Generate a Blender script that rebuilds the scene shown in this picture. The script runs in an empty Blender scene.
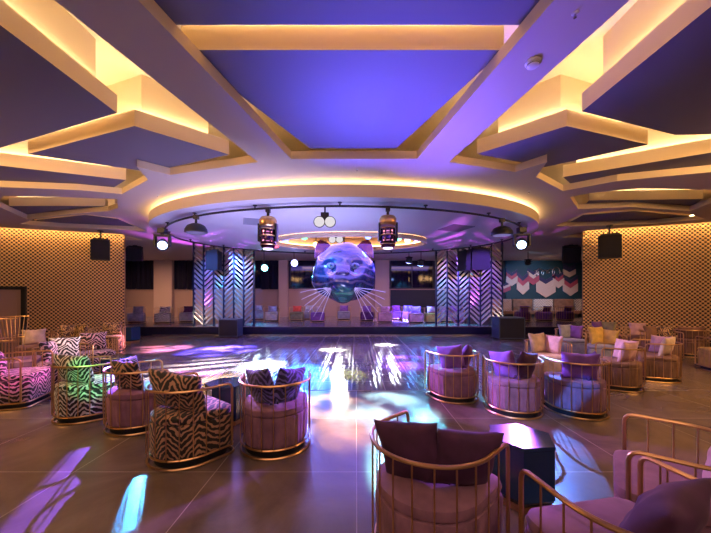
import bpy, bmesh, math, random
from mathutils import Vector, Matrix, geometry, noise
random.seed(7)
SC = bpy.context.scene
COL = SC.collection
PI = math.pi
# ------------------------------------------------------------------ camera, world, exposure
FPX, HX, HY, H = 316.0, 356.0, 298.0, 1.70
cam = bpy.data.cameras.new('camera'); camo = bpy.data.objects.new('camera', cam); COL.objects.link(camo)
camo.location = (0, 0, H); camo.rotation_euler = (PI/2, 0, 0)
cam.sensor_width = 36.0; cam.lens = FPX/711*36.0
cam.shift_x = (355.5-HX)/711; cam.shift_y = (HY-266.5)/711
cam.clip_start = 0.05; cam.clip_end = 100
SC.camera = camo
w = bpy.data.worlds.new('night'); SC.world = w; w.use_nodes = True
w.node_tree.nodes['Background'].inputs[0].default_value = (0.010, 0.009, 0.02, 1)
w.node_tree.nodes['Background'].inputs[1].default_value = 1.0
SC.view_settings.view_transform = 'Standard'; SC.view_settings.look = 'None'
SC.view_settings.exposure = 0.15; SC.view_settings.gamma = 1.0; SC.view_settings.use_curve_mapping = False
try:
    SC.cycles.use_denoising = True
    SC.cycles.max_bounces = 6; SC.cycles.diffuse_bounces = 4; SC.cycles.glossy_bounces = 3
    SC.cycles.sample_clamp_indirect = 4.0
    SC.cycles.caustics_reflective = False; SC.cycles.caustics_refractive = False
except Exception:
    pass
WARM = (1.0, 0.74, 0.46)
K_PANEL, K_DISC, K_WALL, K_SPOT = 26.0, 24.0, 62.0, 5.0

def area_light(name, loc, aim, size, sizey, color, energy, spread=PI):
    l = bpy.data.lights.new(name, 'AREA'); l.shape = 'RECTANGLE'; l.size = size; l.size_y = sizey
    l.color = color; l.energy = energy; l.spread = spread
    o = bpy.data.objects.new(name, l); COL.objects.link(o)
    o.location = loc; o.rotation_euler = (Vector(aim)-Vector(loc)).to_track_quat('-Z', 'Y').to_euler()
    return o
# general fill lights, added without fixtures: warm overhead, stage, ceiling disc and dance floor
area_light('warm_fill', (0, -1.5, 4.0), (0, 4, 0), 8, 1.0, (1.0, 0.60, 0.45), 130)
area_light('warm_fill', (-8, 4, 4.2), (-6, 7, 0), 3, 1.0, (1.0, 0.55, 0.22), 230)
area_light('warm_fill', (8, 4, 4.2), (7, 7, 0), 3, 1.0, (1.0, 0.55, 0.22), 230)
area_light('stage_blue_fill', (0, 18, 4.2), (0, 20, 0), 12, 1.0, (0.26, 0.20, 1.0), 170)  # added blue fill over the far platform
area_light('panel_blue_fill', (-0.6, 8.2, 0.35), (0.1, 4.3, 4.6), 0.8, 0.4, (0.12, 0.10, 1.0), 46, 0.62)  # added blue fill for the central ceiling panels, no lamp stands here
area_light('panel_blue_fill', (1.6, 8.6, 0.35), (1.6, 4.5, 4.6), 1.2, 0.4, (0.18, 0.10, 1.0), 52, 0.75)
for _x, _e in ((-12.5, 95), (-2.0, 50), (5.0, 30), (12.5, 55)):
    area_light('stage_warm_fill', (_x, 17.6, 4.22), (_x, 20.2, 0.6), 5.0, 0.3, (1.0, 0.58, 0.42), _e, 1.9)  # added warm fill for the platform and lower far wall
area_light('disc_fill', (-0.4, 6.2, 0.25), (-2.6, 9.0, 3.9), 4.0, 0.5, (0.50, 0.46, 1.0), 120, 1.7)  # added lavender fill to lift the disc underside
area_light('dance_fill', (-0.4, 11.0, 3.75), (-0.4, 11.0, 0), 7.0, 4.5, (0.24, 0.15, 1.0), 520)  # added blue-violet fill over the dance floor

# ------------------------------------------------------------------ helpers
def U(px, py, Z):                       # a point of the photo at height Z above the eye, in metres
    d = FPX*Z/(HY-py)
    return Vector(((px-HX)*d/FPX, d))
def G(px, py, z=0.0): return U(px, py, z-H)
def XD(px, d): return (px-HX)*d/FPX
def new(name, me, parent=None):
    o = bpy.data.objects.new(name, me); COL.objects.link(o)
    if parent is not None: o.parent = parent
    return o
def finish(name, bm, mats, smooth=False):
    me = bpy.data.meshes.new(name)
    bmesh.ops.recalc_face_normals(bm, faces=bm.faces)
    bm.to_mesh(me); bm.free()
    for m in (mats if isinstance(mats, (list, tuple)) else [mats]): me.materials.append(m)
    if smooth:
        for p in me.polygons: p.use_smooth = True
        try: me.set_sharp_from_angle(angle=math.radians(42))
        except Exception: pass
    return me
def obj(name, bm, mats, parent=None, smooth=False, loc=None, rot=None):
    o = new(name, finish(name, bm, mats, smooth), parent)
    if loc is not None: o.location = loc
    if rot is not None: o.rotation_euler = rot
    return o
def tag(o, label, cat, group=None):
    o['label'] = label; o['category'] = cat
    if group: o['group'] = group
    return o
def thing(name, label, cat, loc=(0, 0, 0), rz=0.0, group=None):
    o = bpy.data.objects.new(name, None); COL.objects.link(o); o.empty_display_size = 0.1
    o.location = loc; o.rotation_euler = (0, 0, rz)
    return tag(o, label, cat, group)
def struct(o, label=None):
    o['kind'] = 'structure'
    if label: o['label'] = label
    return o
def box(bm, c, s, rot=None, bev=0.0):
    r = bmesh.ops.create_cube(bm, size=1.0)
    M = Matrix.Translation(c) @ (rot.to_4x4() if rot is not None else Matrix.Identity(4)) @ Matrix.Diagonal((s[0], s[1], s[2], 1))
    bmesh.ops.transform(bm, matrix=M, verts=r['verts'])
    if bev > 0:
        es = list({e for v in r['verts'] for e in v.link_edges})
        bmesh.ops.bevel(bm, geom=es, offset=bev, segments=2, affect='EDGES', profile=0.7)
def cyl(bm, p0, p1, r0, r1=None, n=16):
    p0, p1 = Vector(p0), Vector(p1); d = p1-p0
    r = bmesh.ops.create_cone(bm, cap_ends=True, segments=n, radius1=r0, radius2=r0 if r1 is None else r1, depth=d.length)
    q = Vector((0, 0, 1)).rotation_difference(d.normalized())
    bmesh.ops.transform(bm, matrix=Matrix.Translation((p0+p1)/2) @ q.to_matrix().to_4x4(), verts=r['verts'])
def ball(bm, c, r, s=(1, 1, 1), n=16):
    q = bmesh.ops.create_uvsphere(bm, u_segments=n, v_segments=max(6, n//2), radius=r)
    bmesh.ops.transform(bm, matrix=Matrix.Translation(c) @ Matrix.Diagonal((s[0], s[1], s[2], 1)), verts=q['verts'])
def tube(bm, pts, r, n=8, closed=False):
    pts = [Vector(p) for p in pts]; N = len(pts); rings = []
    up = None
    for i, p in enumerate(pts):
        a = pts[(i-1) % N] if (closed or i > 0) else p
        b = pts[(i+1) % N] if (closed or i < N-1) else p
        t = (b-a).normalized()
        if up is None:
            up = Vector((0, 0, 1)) if abs(t.z) < 0.9 else Vector((1, 0, 0))
        x = t.cross(up)
        if x.length < 1e-4: x = t.orthogonal()
        x.normalize(); y = x.cross(t).normalized(); up = y
        rings.append([bm.verts.new(p+(x*math.cos(2*PI*k/n)+y*math.sin(2*PI*k/n))*r) for k in range(n)])
    for i in range(N if closed else N-1):
        A, B = rings[i], rings[(i+1) % N]
        for k in range(n): bm.faces.new((A[k], A[(k+1) % n], B[(k+1) % n], B[k]))
    if not closed:
        bm.faces.new(rings[0][::-1]); bm.faces.new(rings[-1])
def prism(bm, outer, z0, z1, holes=(), mi_bottom=0, mi_side=0, mi_top=0):
    """extruded polygon with holes"""
    loops = [[Vector((p[0], p[1], 0)) for p in outer]]+[[Vector((p[0], p[1], 0)) for p in h] for h in holes]
    tris = geometry.tessellate_polygon(loops)
    flat = [p for l in loops for p in l]
    lo = [bm.verts.new((p.x, p.y, z0)) for p in flat]; hi = [bm.verts.new((p.x, p.y, z1)) for p in flat]
    for t in tris:
        f = bm.faces.new([lo[i] for i in t]); f.material_index = mi_bottom
        f = bm.faces.new([hi[i] for i in t]); f.material_index = mi_top
    k = 0
    for l in loops:
        n = len(l)
        for i in range(n):
            a, b = k+i, k+(i+1) % n
            f = bm.faces.new((lo[a], lo[b], hi[b], hi[a])); f.material_index = mi_side
        k += n
def loft(bm, rings, cap0=True, cap1=True):
    R = [[bm.verts.new(p) for p in r] for r in rings]; n = len(R[0])
    for i in range(len(R)-1):
        for k in range(n): bm.faces.new((R[i][k], R[i][(k+1) % n], R[i+1][(k+1) % n], R[i+1][k]))
    if cap0: bm.faces.new(R[0][::-1])
    if cap1: bm.faces.new(R[-1])
def inset(poly, d):
    """inset a convex polygon by d"""
    P = [Vector((p[0], p[1])) for p in poly]
    A = sum(P[i].x*P[(i+1) % len(P)].y-P[(i+1) % len(P)].x*P[i].y for i in range(len(P)))
    if A < 0: P.reverse()
    n = len(P); out = []
    for i in range(n):
        a, b, c = P[i-1], P[i], P[(i+1) % n]
        e1 = (b-a).normalized(); e2 = (c-b).normalized()
        n1 = Vector((-e1.y, e1.x)); n2 = Vector((-e2.y, e2.x))
        m = (n1+n2); m = m/max(0.25, m.length_squared)*2
        out.append(b+m*d)
    return out
# ------------------------------------------------------------------ materials
def mat(name, color, rough=0.6, metal=0.0, **kw):
    m = bpy.data.materials.new(name); m.use_nodes = True
    b = m.node_tree.nodes['Principled BSDF']
    b.inputs['Base Color'].default_value = (*color, 1); b.inputs['Roughness'].default_value = rough
    b.inputs['Metallic'].default_value = metal
    for k, v in kw.items(): b.inputs[k.replace('_', ' ')].default_value = v
    return m
def emis(name, color, strength):
    m = bpy.data.materials.new(name); m.use_nodes = True; nt = m.node_tree
    nt.nodes.remove(nt.nodes['Principled BSDF'])
    e = nt.nodes.new('ShaderNodeEmission'); e.inputs[0].default_value = (*color, 1); e.inputs[1].default_value = strength
    nt.links.new(e.outputs[0], nt.nodes['Material Output'].inputs[0])
    return m
def N(m, t, **kw):
    n = m.node_tree.nodes.new(t)
    for k, v in kw.items(): setattr(n, k, v)
    return n
def L(m, a, b): m.node_tree.links.new(a, b)
def bsdf(m): return m.node_tree.nodes['Principled BSDF']
def ramp(m, fac, stops, interp='LINEAR'):
    r = N(m, 'ShaderNodeValToRGB'); r.color_ramp.interpolation = interp
    e = r.color_ramp.elements
    while len(e) < len(stops): e.new(0.5)
    for i, (p, c) in enumerate(stops):
        e[i].position = p; e[i].color = (*c, 1)
    L(m, fac, r.inputs[0]); return r
def velvet(name, c, amt=0.25):
    m = mat(name, c, 0.85, Sheen_Weight=0.5, Sheen_Roughness=0.4)
    bsdf(m).inputs['Sheen Tint'].default_value = (*[min(1, x*1.6+.1) for x in c], 1)
    tc = N(m, 'ShaderNodeTexCoord'); nz = N(m, 'ShaderNodeTexNoise'); nz.inputs['Scale'].default_value = 7
    nz.inputs['Detail'].default_value = 3
    L(m, tc.outputs['Object'], nz.inputs['Vector'])
    r = ramp(m, nz.outputs[0], [(0.3, tuple(x*(1-amt) for x in c)), (0.7, tuple(min(1, x*(1+amt)) for x in c))])
    L(m, r.outputs[0], bsdf(m).inputs['Base Color'])
    return m
def zebra(name, dark, light, scale=15.0, dist=0.55, th=0.64, zig=0.9, per=0.16):
    m = mat(name, dark, 0.8, Sheen_Weight=0.2)
    tc = N(m, 'ShaderNodeTexCoord'); sp = N(m, 'ShaderNodeSeparateXYZ'); L(m, tc.outputs['Object'], sp.inputs[0])
    def M(op, a, b):
        n = N(m, 'ShaderNodeMath', operation=op)
        for k, v in enumerate((a, b)):
            if isinstance(v, (int, float)): n.inputs[k].default_value = v
            else: L(m, v, n.inputs[k])
        return n.outputs[0]
    u = M('ADD', sp.outputs[0], M('MULTIPLY', sp.outputs[1], 0.7))
    pp = M('PINGPONG', u, per)
    nz = N(m, 'ShaderNodeTexNoise'); nz.inputs['Scale'].default_value = 9; nz.inputs['Detail'].default_value = 2
    L(m, tc.outputs['Object'], nz.inputs['Vector'])
    v = M('ADD', M('MULTIPLY', M('ADD', sp.outputs[2], M('MULTIPLY', pp, zig)), scale), M('MULTIPLY', nz.outputs[0], dist*4))
    sn = M('SINE', M('MULTIPLY', v, 2*PI), 0.0)
    r = ramp(m, M('ADD', M('MULTIPLY', sn, 0.5), 0.5), [(th-0.08, dark), (th+0.08, light)])
    L(m, r.outputs[0], bsdf(m).inputs['Base Color'])
    return m
PAINT = mat('ceiling_paint', (0.58, 0.49, 0.41), 0.75)
PLATE = mat('panel_underside_dark', (0.155, 0.14, 0.18), 0.7)  # undersides set darker than the cream sides of the same boards
CREAM = mat('cream_paint', (0.78, 0.64, 0.42), 0.7)
DISCW = mat('disc_white_paint', (0.72, 0.70, 0.74), 0.45)
LED = emis('warm_led', WARM, K_PANEL)
LEDD = emis('warm_led_ring', (1.0, 0.70, 0.36), K_DISC)
LEDW = emis('warm_led_wall', (1.0, 0.58, 0.22), K_WALL)
GOLD = mat('brushed_gold', (0.66, 0.40, 0.18), 0.34, 1.0)
BLACK = mat('black_metal', (0.012, 0.012, 0.014), 0.45)
BLKM = mat('black_speaker', (0.012, 0.012, 0.014), 0.7)
GRILL = mat('speaker_grille', (0.012, 0.012, 0.014), 0.85)
STEEL = mat('steel', (0.55, 0.55, 0.6), 0.25, 1.0)
TABLE = mat('lacquered_table', (0.012, 0.035, 0.08), 0.2, 0.0, Coat_Weight=0.6)
DARK = mat('dark_wall', (0.02, 0.022, 0.035), 0.6)
TEAL = mat('dark_teal_wall', (0.01, 0.05, 0.075), 0.6)
MAUVE = velvet('mauve_velvet', (0.25, 0.12, 0.175))
MAUVE2 = velvet('plum_velvet', (0.30, 0.14, 0.20))
PURP = velvet('purple_velvet', (0.11, 0.03, 0.14))
VIOL = velvet('violet_velvet', (0.22, 0.085, 0.33))
AUB = velvet('aubergine_velvet', (0.060, 0.016, 0.055))
BEIGE = velvet('beige_velvet', (0.55, 0.40, 0.28))
PINK = velvet('dusty_pink_velvet', (0.55, 0.32, 0.36))
YEL = velvet('mustard_velvet', (0.62, 0.40, 0.10))
OLIVE = velvet('olive_velvet', (0.22, 0.20, 0.09))
GREY = velvet('grey_velvet', (0.30, 0.30, 0.34))
BROWN = velvet('brown_velvet', (0.20, 0.10, 0.06))
REDV = velvet('red_velvet', (0.6, 0.08, 0.05))
ZEB = zebra('tiger_stripe_fabric', (0.012, 0.009, 0.008), (0.50, 0.27, 0.15))  # brown of the stripes takes in the warm light on them
ZEBW = zebra('white_zebra_fabric', (0.012, 0.009, 0.012), (0.75, 0.70, 0.68))
ZEBP = zebra('pink_lit_zebra_fabric', (0.02, 0.008, 0.014), (0.72, 0.45, 0.52))  # pink light is partly put into the stripe colour
ZEBN = zebra('navy_zebra_fabric', (0.015, 0.01, 0.075), (0.15, 0.11, 0.45), 16)
LEO = zebra('leopard_fabric', (0.05, 0.02, 0.006), (0.55, 0.33, 0.10), 12, 1.2)
FABN = {'mauve': MAUVE, 'plum': MAUVE2, 'zebra': ZEB, 'white zebra': ZEBW, 'beige': BEIGE, 'pink': PINK, 'brown': BROWN, 'violet': VIOL,
        'grey': GREY, 'yellow': YEL, 'leopard': LEO, 'purple': PURP, 'navy zebra': ZEBN, 'pink zebra': ZEBP, 'aubergine': AUB, 'olive': OLIVE, 'red': REDV}
# floor tiles
def tile_mat(name, c1, c2, grout, tx, ty, ox, oy, rough, gw):
    m = mat(name, c1, rough)
    tc = N(m, 'ShaderNodeTexCoord'); sp = N(m, 'ShaderNodeSeparateXYZ'); L(m, tc.outputs['Object'], sp.inputs[0])
    def line(o, t, off):
        a = N(m, 'ShaderNodeMath', operation='ADD'); a.inputs[1].default_value = -off+t*50+t*0.5; L(m, o, a.inputs[0])
        b = N(m, 'ShaderNodeMath', operation='MODULO'); b.inputs[1].default_value = t; L(m, a.outputs[0], b.inputs[0])
        s = N(m, 'ShaderNodeMath', operation='SUBTRACT'); s.inputs[1].default_value = t*0.5; L(m, b.outputs[0], s.inputs[0])
        q = N(m, 'ShaderNodeMath', operation='ABSOLUTE'); L(m, s.outputs[0], q.inputs[0])
        l = N(m, 'ShaderNodeMath', operation='LESS_THAN'); l.inputs[1].default_value = gw; L(m, q.outputs[0], l.inputs[0])
        return l.outputs[0]
    mx = N(m, 'ShaderNodeMath', operation='MAXIMUM')
    L(m, line(sp.outputs[0], tx, ox), mx.inputs[0]); L(m, line(sp.outputs[1], ty, oy), mx.inputs[1])
    nz = N(m, 'ShaderNodeTexNoise'); nz.inputs['Scale'].default_value = 0.9; nz.inputs['Detail'].default_value = 8
    nz.inputs['Distortion'].default_value = 1.6; nz.inputs['Roughness'].default_value = 0.62
    L(m, tc.outputs['Object'], nz.inputs['Vector'])
    r = ramp(m, nz.outputs[0], [(0.32, c1), (0.68, c2)])
    mix = N(m, 'ShaderNodeMix', data_type='RGBA'); L(m, mx.outputs[0], mix.inputs[0]); L(m, r.outputs[0], mix.inputs[6])
    mix.inputs[7].default_value = (*grout, 1); L(m, mix.outputs[2], bsdf(m).inputs['Base Color'])
    n2 = N(m, 'ShaderNodeTexNoise'); n2.inputs['Scale'].default_value = 5; n2.inputs['Detail'].default_value = 4
    L(m, tc.outputs['Object'], n2.inputs['Vector'])
    mr = N(m, 'ShaderNodeMapRange'); mr.inputs[3].default_value = rough*0.8; mr.inputs[4].default_value = rough*1.25
    L(m, n2.outputs[0], mr.inputs[0]); L(m, mr.outputs[0], bsdf(m).inputs['Roughness'])
    return m, tc, nz
FLOOR, _, _ = tile_mat('marble_floor_tiles', (0.105, 0.075, 0.058), (0.20, 0.145, 0.11), (0.42, 0.34, 0.28), 1.38, 1.38, 0.005, 3.09, 0.24, 0.004)
DANCE, dtc, _ = tile_mat('dance_floor_tiles', (0.12, 0.10, 0.11), (0.19, 0.16, 0.17), (0.45, 0.38, 0.40), 0.62, 0.62, -0.08, 5.8, 0.13, 0.007)
_wv = N(DANCE, 'ShaderNodeTexWave'); _wv.inputs['Scale'].default_value = 3.0; _wv.inputs['Distortion'].default_value = 3.0
L(DANCE, dtc.outputs['Object'], _wv.inputs['Vector'])
_bp = N(DANCE, 'ShaderNodeBump'); _bp.inputs['Strength'].default_value = 0.22; _bp.inputs['Distance'].default_value = 0.02
L(DANCE, _wv.outputs[1], _bp.inputs['Height']); L(DANCE, _bp.outputs[0], bsdf(DANCE).inputs['Normal'])
# lattice wall: woven diamonds, gold strands over dark holes
def lattice():
    m = mat('gold_lattice', (0.5, 0.3, 0.12), 0.45, 0.15)
    tc = N(m, 'ShaderNodeTexCoord'); mp = N(m, 'ShaderNodeMapping'); mp.inputs['Rotation'].default_value = (0, 0, 0)
    L(m, tc.outputs['Object'], mp.inputs[0]); sp = N(m, 'ShaderNodeSeparateXYZ'); L(m, mp.outputs[0], sp.inputs[0])
    def s(o):
        a = N(m, 'ShaderNodeMath', operation='MULTIPLY'); a.inputs[1].default_value = 2*PI/0.14; L(m, o, a.inputs[0])
        b = N(m, 'ShaderNodeMath', operation='SINE'); L(m, a.outputs[0], b.inputs[0]); return b.outputs[0]
    p = N(m, 'ShaderNodeMath', operation='MULTIPLY'); L(m, s(sp.outputs[0]), p.inputs[0]); L(m, s(sp.outputs[2]), p.inputs[1])
    mr = N(m, 'ShaderNodeMapRange'); mr.inputs[1].default_value = -1; mr.inputs[2].default_value = 1; L(m, p.outputs[0], mr.inputs[0])
    r = ramp(m, mr.outputs[0], [(0.38, (0.03, 0.014, 0.012)), (0.58, (0.70, 0.42, 0.19))])
    L(m, r.outputs[0], bsdf(m).inputs['Base Color'])
    bp = N(m, 'ShaderNodeBump'); bp.inputs['Strength'].default_value = 0.6; bp.inputs['Distance'].default_value = 0.03
    L(m, mr.outputs[0], bp.inputs['Height']); L(m, bp.outputs[0], bsdf(m).inputs['Normal'])
    return m
LATT = lattice()
WAINS = mat('tan_wall_panel', (0.42, 0.27, 0.20), 0.55)
COLM = mat('column_render', (0.55, 0.38, 0.28), 0.6)
CURT = mat('dark_curtain', (0.02, 0.016, 0.04), 0.85)
GLASSD = mat('night_window_glass', (0.004, 0.006, 0.02), 0.06)
STAGEF = mat('stage_front_lacquer', (0.012, 0.012, 0.03), 0.15)
STAGET = mat('stage_floor', (0.20, 0.16, 0.15), 0.22)
# ------------------------------------------------------------------ shell
ZS, ZT, ZP, ZR = 2.60, 0.15, 2.76, 3.75          # soffit, its thickness, panels and recess, above the eye
bm = bmesh.new(); box(bm, (0, 10, -0.05), (36, 27, 0.1)); struct(obj('floor', bm, FLOOR))
bm = bmesh.new(); box(bm, (-0.2, 10.02, 0.003), (12.6, 8.44, 0.006)); struct(obj('floor_dance', bm, DANCE))
bm = bmesh.new(); box(bm, (0, 10, H+ZR+0.05), (36, 27, 0.1)); struct(obj('ceiling', bm, CREAM))
for nm, c, s, m in (('wall_back', (0, -3.45, 2.7), (36, 0.1, 5.6), WAINS), ('wall_left', (-17.5, 10, 2.7), (0.1, 27, 5.6), WAINS),
                    ('wall_right', (17.5, 10, 2.7), (0.1, 27, 5.6), WAINS)):
    bm = bmesh.new(); box(bm, c, s); struct(obj(nm, bm, m))
# lattice walls, set askew
WL0, WL1 = Vector((-9.75, 13.3)), Vector((-17.2, 10.55))
WR0, WR1 = Vector((9.05, 12.6)), Vector((17.2, 9.1))
def skew_wall(name, a, b, z0, z1, th, m):
    d = b-a; ang = math.atan2(d.y, d.x); bm = bmesh.new()
    box(bm, (d.length/2, (-th/2 if d.x < 0 else th/2), (z0+z1)/2), (d.length, th, z1-z0))
    return struct(obj(name, bm, m, loc=(a.x, a.y, 0), rot=(0, 0, ang)))
skew_wall('wall_lattice_left', WL0, WL1, 0.12, 4.95, 0.14, LATT)
skew_wall('wall_lattice_right', WR0, WR1, 0.12, 4.95, 0.14, LATT)
skew_wall('baseboard_left', WL0, WL1, 0, 0.12, 0.16, BLACK)
skew_wall('baseboard_right', WR0, WR1, 0, 0.12, 0.16, BLACK)
# return walls that close the lattice walls to the far wall
bm = bmesh.new(); box(bm, (-9.78-3.8, 17.9, 2.2), (0.1, 0.1, 4.4)); bm.free()
# stage platform
bm = bmesh.new(); box(bm, (0, 18.2, 0.195), (33, 7.8, 0.39)); struct(obj('floor_stage_base', bm, STAGEF))
bm = bmesh.new(); box(bm, (0, 18.2, 0.40), (33, 7.86, 0.02)); struct(obj('floor_stage', bm, STAGET))
bm = bmesh.new(); box(bm, (0, 14.28, 0.03), (18.4, 0.05, 0.04)); struct(obj('trim_1', bm, STEEL))
# far wall
YF = 22.0
bm = bmesh.new(); box(bm, (0, YF+0.15, 2.7), (35, 0.2, 5.6)); struct(obj('wall_far', bm, DARK))
bm = bmesh.new(); box(bm, (-7.2, YF+0.02, 1.33), (19.2, 0.06, 1.85)); struct(obj('wall_far_panelling', bm, WAINS))
bm = bmesh.new(); box(bm, (13.6, YF+0.02, 2.4), (6.4, 0.06, 4.0)); struct(obj('wall_far_mural', bm, TEAL))
bm = bmesh.new(); box(bm, (-3.2, YF-0.04, 2.30), (27.0, 0.10, 0.07)); struct(obj('trim_2', bm, WAINS))
k = 1
for x0, x1 in ((-10.0, -5.4), (-4.6, 1.2), (2.4, 5.4), (5.6, 10.2)):
    f = bmesh.new(); W = x1-x0
    for c, s in (((0, 0, 0.04), (W, 0.06, 0.08)), ((0, 0, 2.16), (W, 0.06, 0.08)), ((-W/2+.03, 0, 1.1), (0.06, 0.06, 2.2)), ((W/2-.03, 0, 1.1), (0.06, 0.06, 2.2)),
                 ((0, 0, 1.1), (0.05, 0.06, 2.2))): box(f, c, s)
    fo = struct(obj('window_%d' % k, f, BLACK, loc=((x0+x1)/2, YF-0.0, 2.33)))
    g = bmesh.new(); box(g, (0, 0.03, 1.1), (W-.1, 0.02, 2.1)); obj('pane', g, GLASSD, fo); k += 1
for i, (x, wd) in enumerate(((-13.25, 1.25), (-5.0, 0.62), (1.8, 0.98))):
    bm = bmesh.new(); box(bm, (x, YF-0.18, 2.36), (wd, 0.34, 3.9), bev=0.02); struct(obj('trim_%d' % (3+i), bm, COLM))
def curtain(x0, x1, label):
    bm = bmesh.new(); n = int((x1-x0)/0.05); lo, hi = [], []
    for i in range(n+1):
        x = x0+(x1-x0)*i/n; y = YF-0.14+0.05*math.sin(x*2*PI/0.32)+0.015*math.sin(x*9)
        lo.append(bm.verts.new((x-(x0+x1)/2, y-YF, 0))); hi.append(bm.verts.new((x-(x0+x1)/2, y-YF, 2.0)))
    for i in range(n): bm.faces.new((lo[i], lo[i+1], hi[i+1], hi[i]))
    bmesh.ops.solidify(bm, geom=bm.faces[:], thickness=0.012)
    tag(obj('curtain', bm, CURT, smooth=True, loc=((x0+x1)/2, YF, 2.30)), label, 'curtain', 'dark curtains along the far wall')
curtain(-16.4, -13.95, 'dark pleated curtain left of the wide far column behind left platform')
curtain(-12.55, -10.1, 'dark pleated curtain right of the wide far column behind left chevron screen')
curtain(-6.6, -5.4, 'narrow dark curtain left of the slim column lit blue')
# door in the left lattice wall
d = WL1-WL0; ang = math.atan2(d.y, d.x)
pd = Vector((-13.35, 0)); pd.y = WL0.y+(pd.x-WL0.x)/(WL1.x-WL0.x)*(WL1.y-WL0.y)
bm = bmesh.new()
for c, s in (((-0.62, 0.07, 1.05), (0.12, 0.12, 2.1)), ((0.62, 0.07, 1.05), (0.12, 0.12, 2.1)), ((0, 0.07, 2.08), (1.36, 0.12, 0.12))): box(bm, c, s)
do = struct(obj('door_1', bm, BLACK, loc=(pd.x, pd.y, 0), rot=(0, 0, ang)))
bm = bmesh.new(); box(bm, (0, 0.04, 1.01), (1.12, 0.05, 2.02), bev=0.01); box(bm, (0, 0.07, 1.45), (0.8, 0.02, 0.9)); box(bm, (0, 0.07, 0.5), (0.8, 0.02, 0.7))
obj('door_leaf', bm, WAINS, do)
bm = bmesh.new(); cyl(bm, (-0.45, 0.07, 1.0), (-0.45, 0.13, 1.0), 0.02); cyl(bm, (-0.45, 0.13, 1.0), (-0.32, 0.13, 1.0), 0.012); obj('door_handle', bm, GOLD, do)
# ------------------------------------------------------------------ ceiling: soffit with star-shaped openings
def lerp_at(a, b, y): t = (y-a.y)/(b.y-a.y); return Vector((a.x+(b.x-a.x)*t, y))
S = lambda px, py: U(px, py, ZS)
A0, A1 = S(138, 0), S(291, 159); B0, B1 = S(54, 0), S(258, 162)
C0, C1 = S(554, 0), S(417, 159); D0, D1 = S(630, 0), S(449, 162)
YN = 0.8
hole_c = [A1, C1, lerp_at(C0, C1, YN), lerp_at(A0, A1, YN)]
hole_l = [B1, S(170, 175), S(137, 167), S(148, 179.7), S(122, 194), S(78, 190), S(0, 187), S(-60, 186), Vector((-9.0, 6.6)), Vector((-9.0, YN)), lerp_at(B0, B1, YN)]
hole_r = [D1, S(515, 172), S(547, 162), S(536, 177), S(563, 191), S(617, 181), S(711, 172), S(760, 168), Vector((9.0, 6.2)), Vector((9.0, YN)), lerp_at(D0, D1, YN)]
hole_l4 = [S(118, 208), S(108, 211), S(70, 214), S(27, 219), S(-5, 205), S(4, 196), S(60, 197), S(117, 199)]
hole_r4 = [S(570, 197), S(578, 209), S(632, 207), S(690, 211), S(711, 203), S(711, 190), S(640, 188), S(590, 193)]
hole_l5 = [S(120, 218), S(146, 231), S(128, 230), S(60, 227), S(20, 224), S(34, 219), S(84, 214)]
hole_r5 = [S(583, 213), S(556, 226), S(580, 226), S(650, 224), S(705, 219), S(690, 214), S(632, 209)]
nl = Vector((-(WL1-WL0).y, (WL1-WL0).x)).normalized(); nl = nl if nl.y < 0 else -nl
nr = Vector((-(WR1-WR0).y, (WR1-WR0).x)).normalized(); nr = nr if nr.y < 0 else -nr
a1, a0 = WL1+nl*0.45, WL0+nl*0.45; b1, b0 = WR1+nr*0.45, WR0+nr*0.45
outer = [Vector((-17.3, -3.2)), Vector((17.3, -3.2)), Vector((17.3, b1.y)), b0, Vector((b0.x+0.1, 21.7)), Vector((17.3, 21.7)), Vector((17.3, 21.98)), Vector((-17.3, 21.98)), Vector((-17.3, 21.7)),
         Vector((a0.x-0.1, 21.7)), a0, Vector((-17.3, a1.y))]
outer = [Vector((-17.3, -3.2)), Vector((17.3, -3.2)), Vector((17.3, b1.y)), b0, Vector((b0.x-0.02, 13.6)), Vector((17.3, 13.6)), Vector((17.3, 21.98)),
         Vector((-17.3, 21.98)), Vector((-17.3, 14.2)), Vector((a0.x+0.02, 14.2)), a0, Vector((-17.3, a1.y))]
bm = bmesh.new()
prism(bm, outer, H+ZS, H+ZS+ZT, [hole_c, hole_l, hole_r, hole_l4, hole_r4, hole_l5, hole_r5], 0, 1, 1)
struct(obj('ceiling_soffit', bm, [PAINT, CREAM]))
P = lambda px, py: U(px, py, ZP)
PV = lambda x, y: Vector((x, y))
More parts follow.
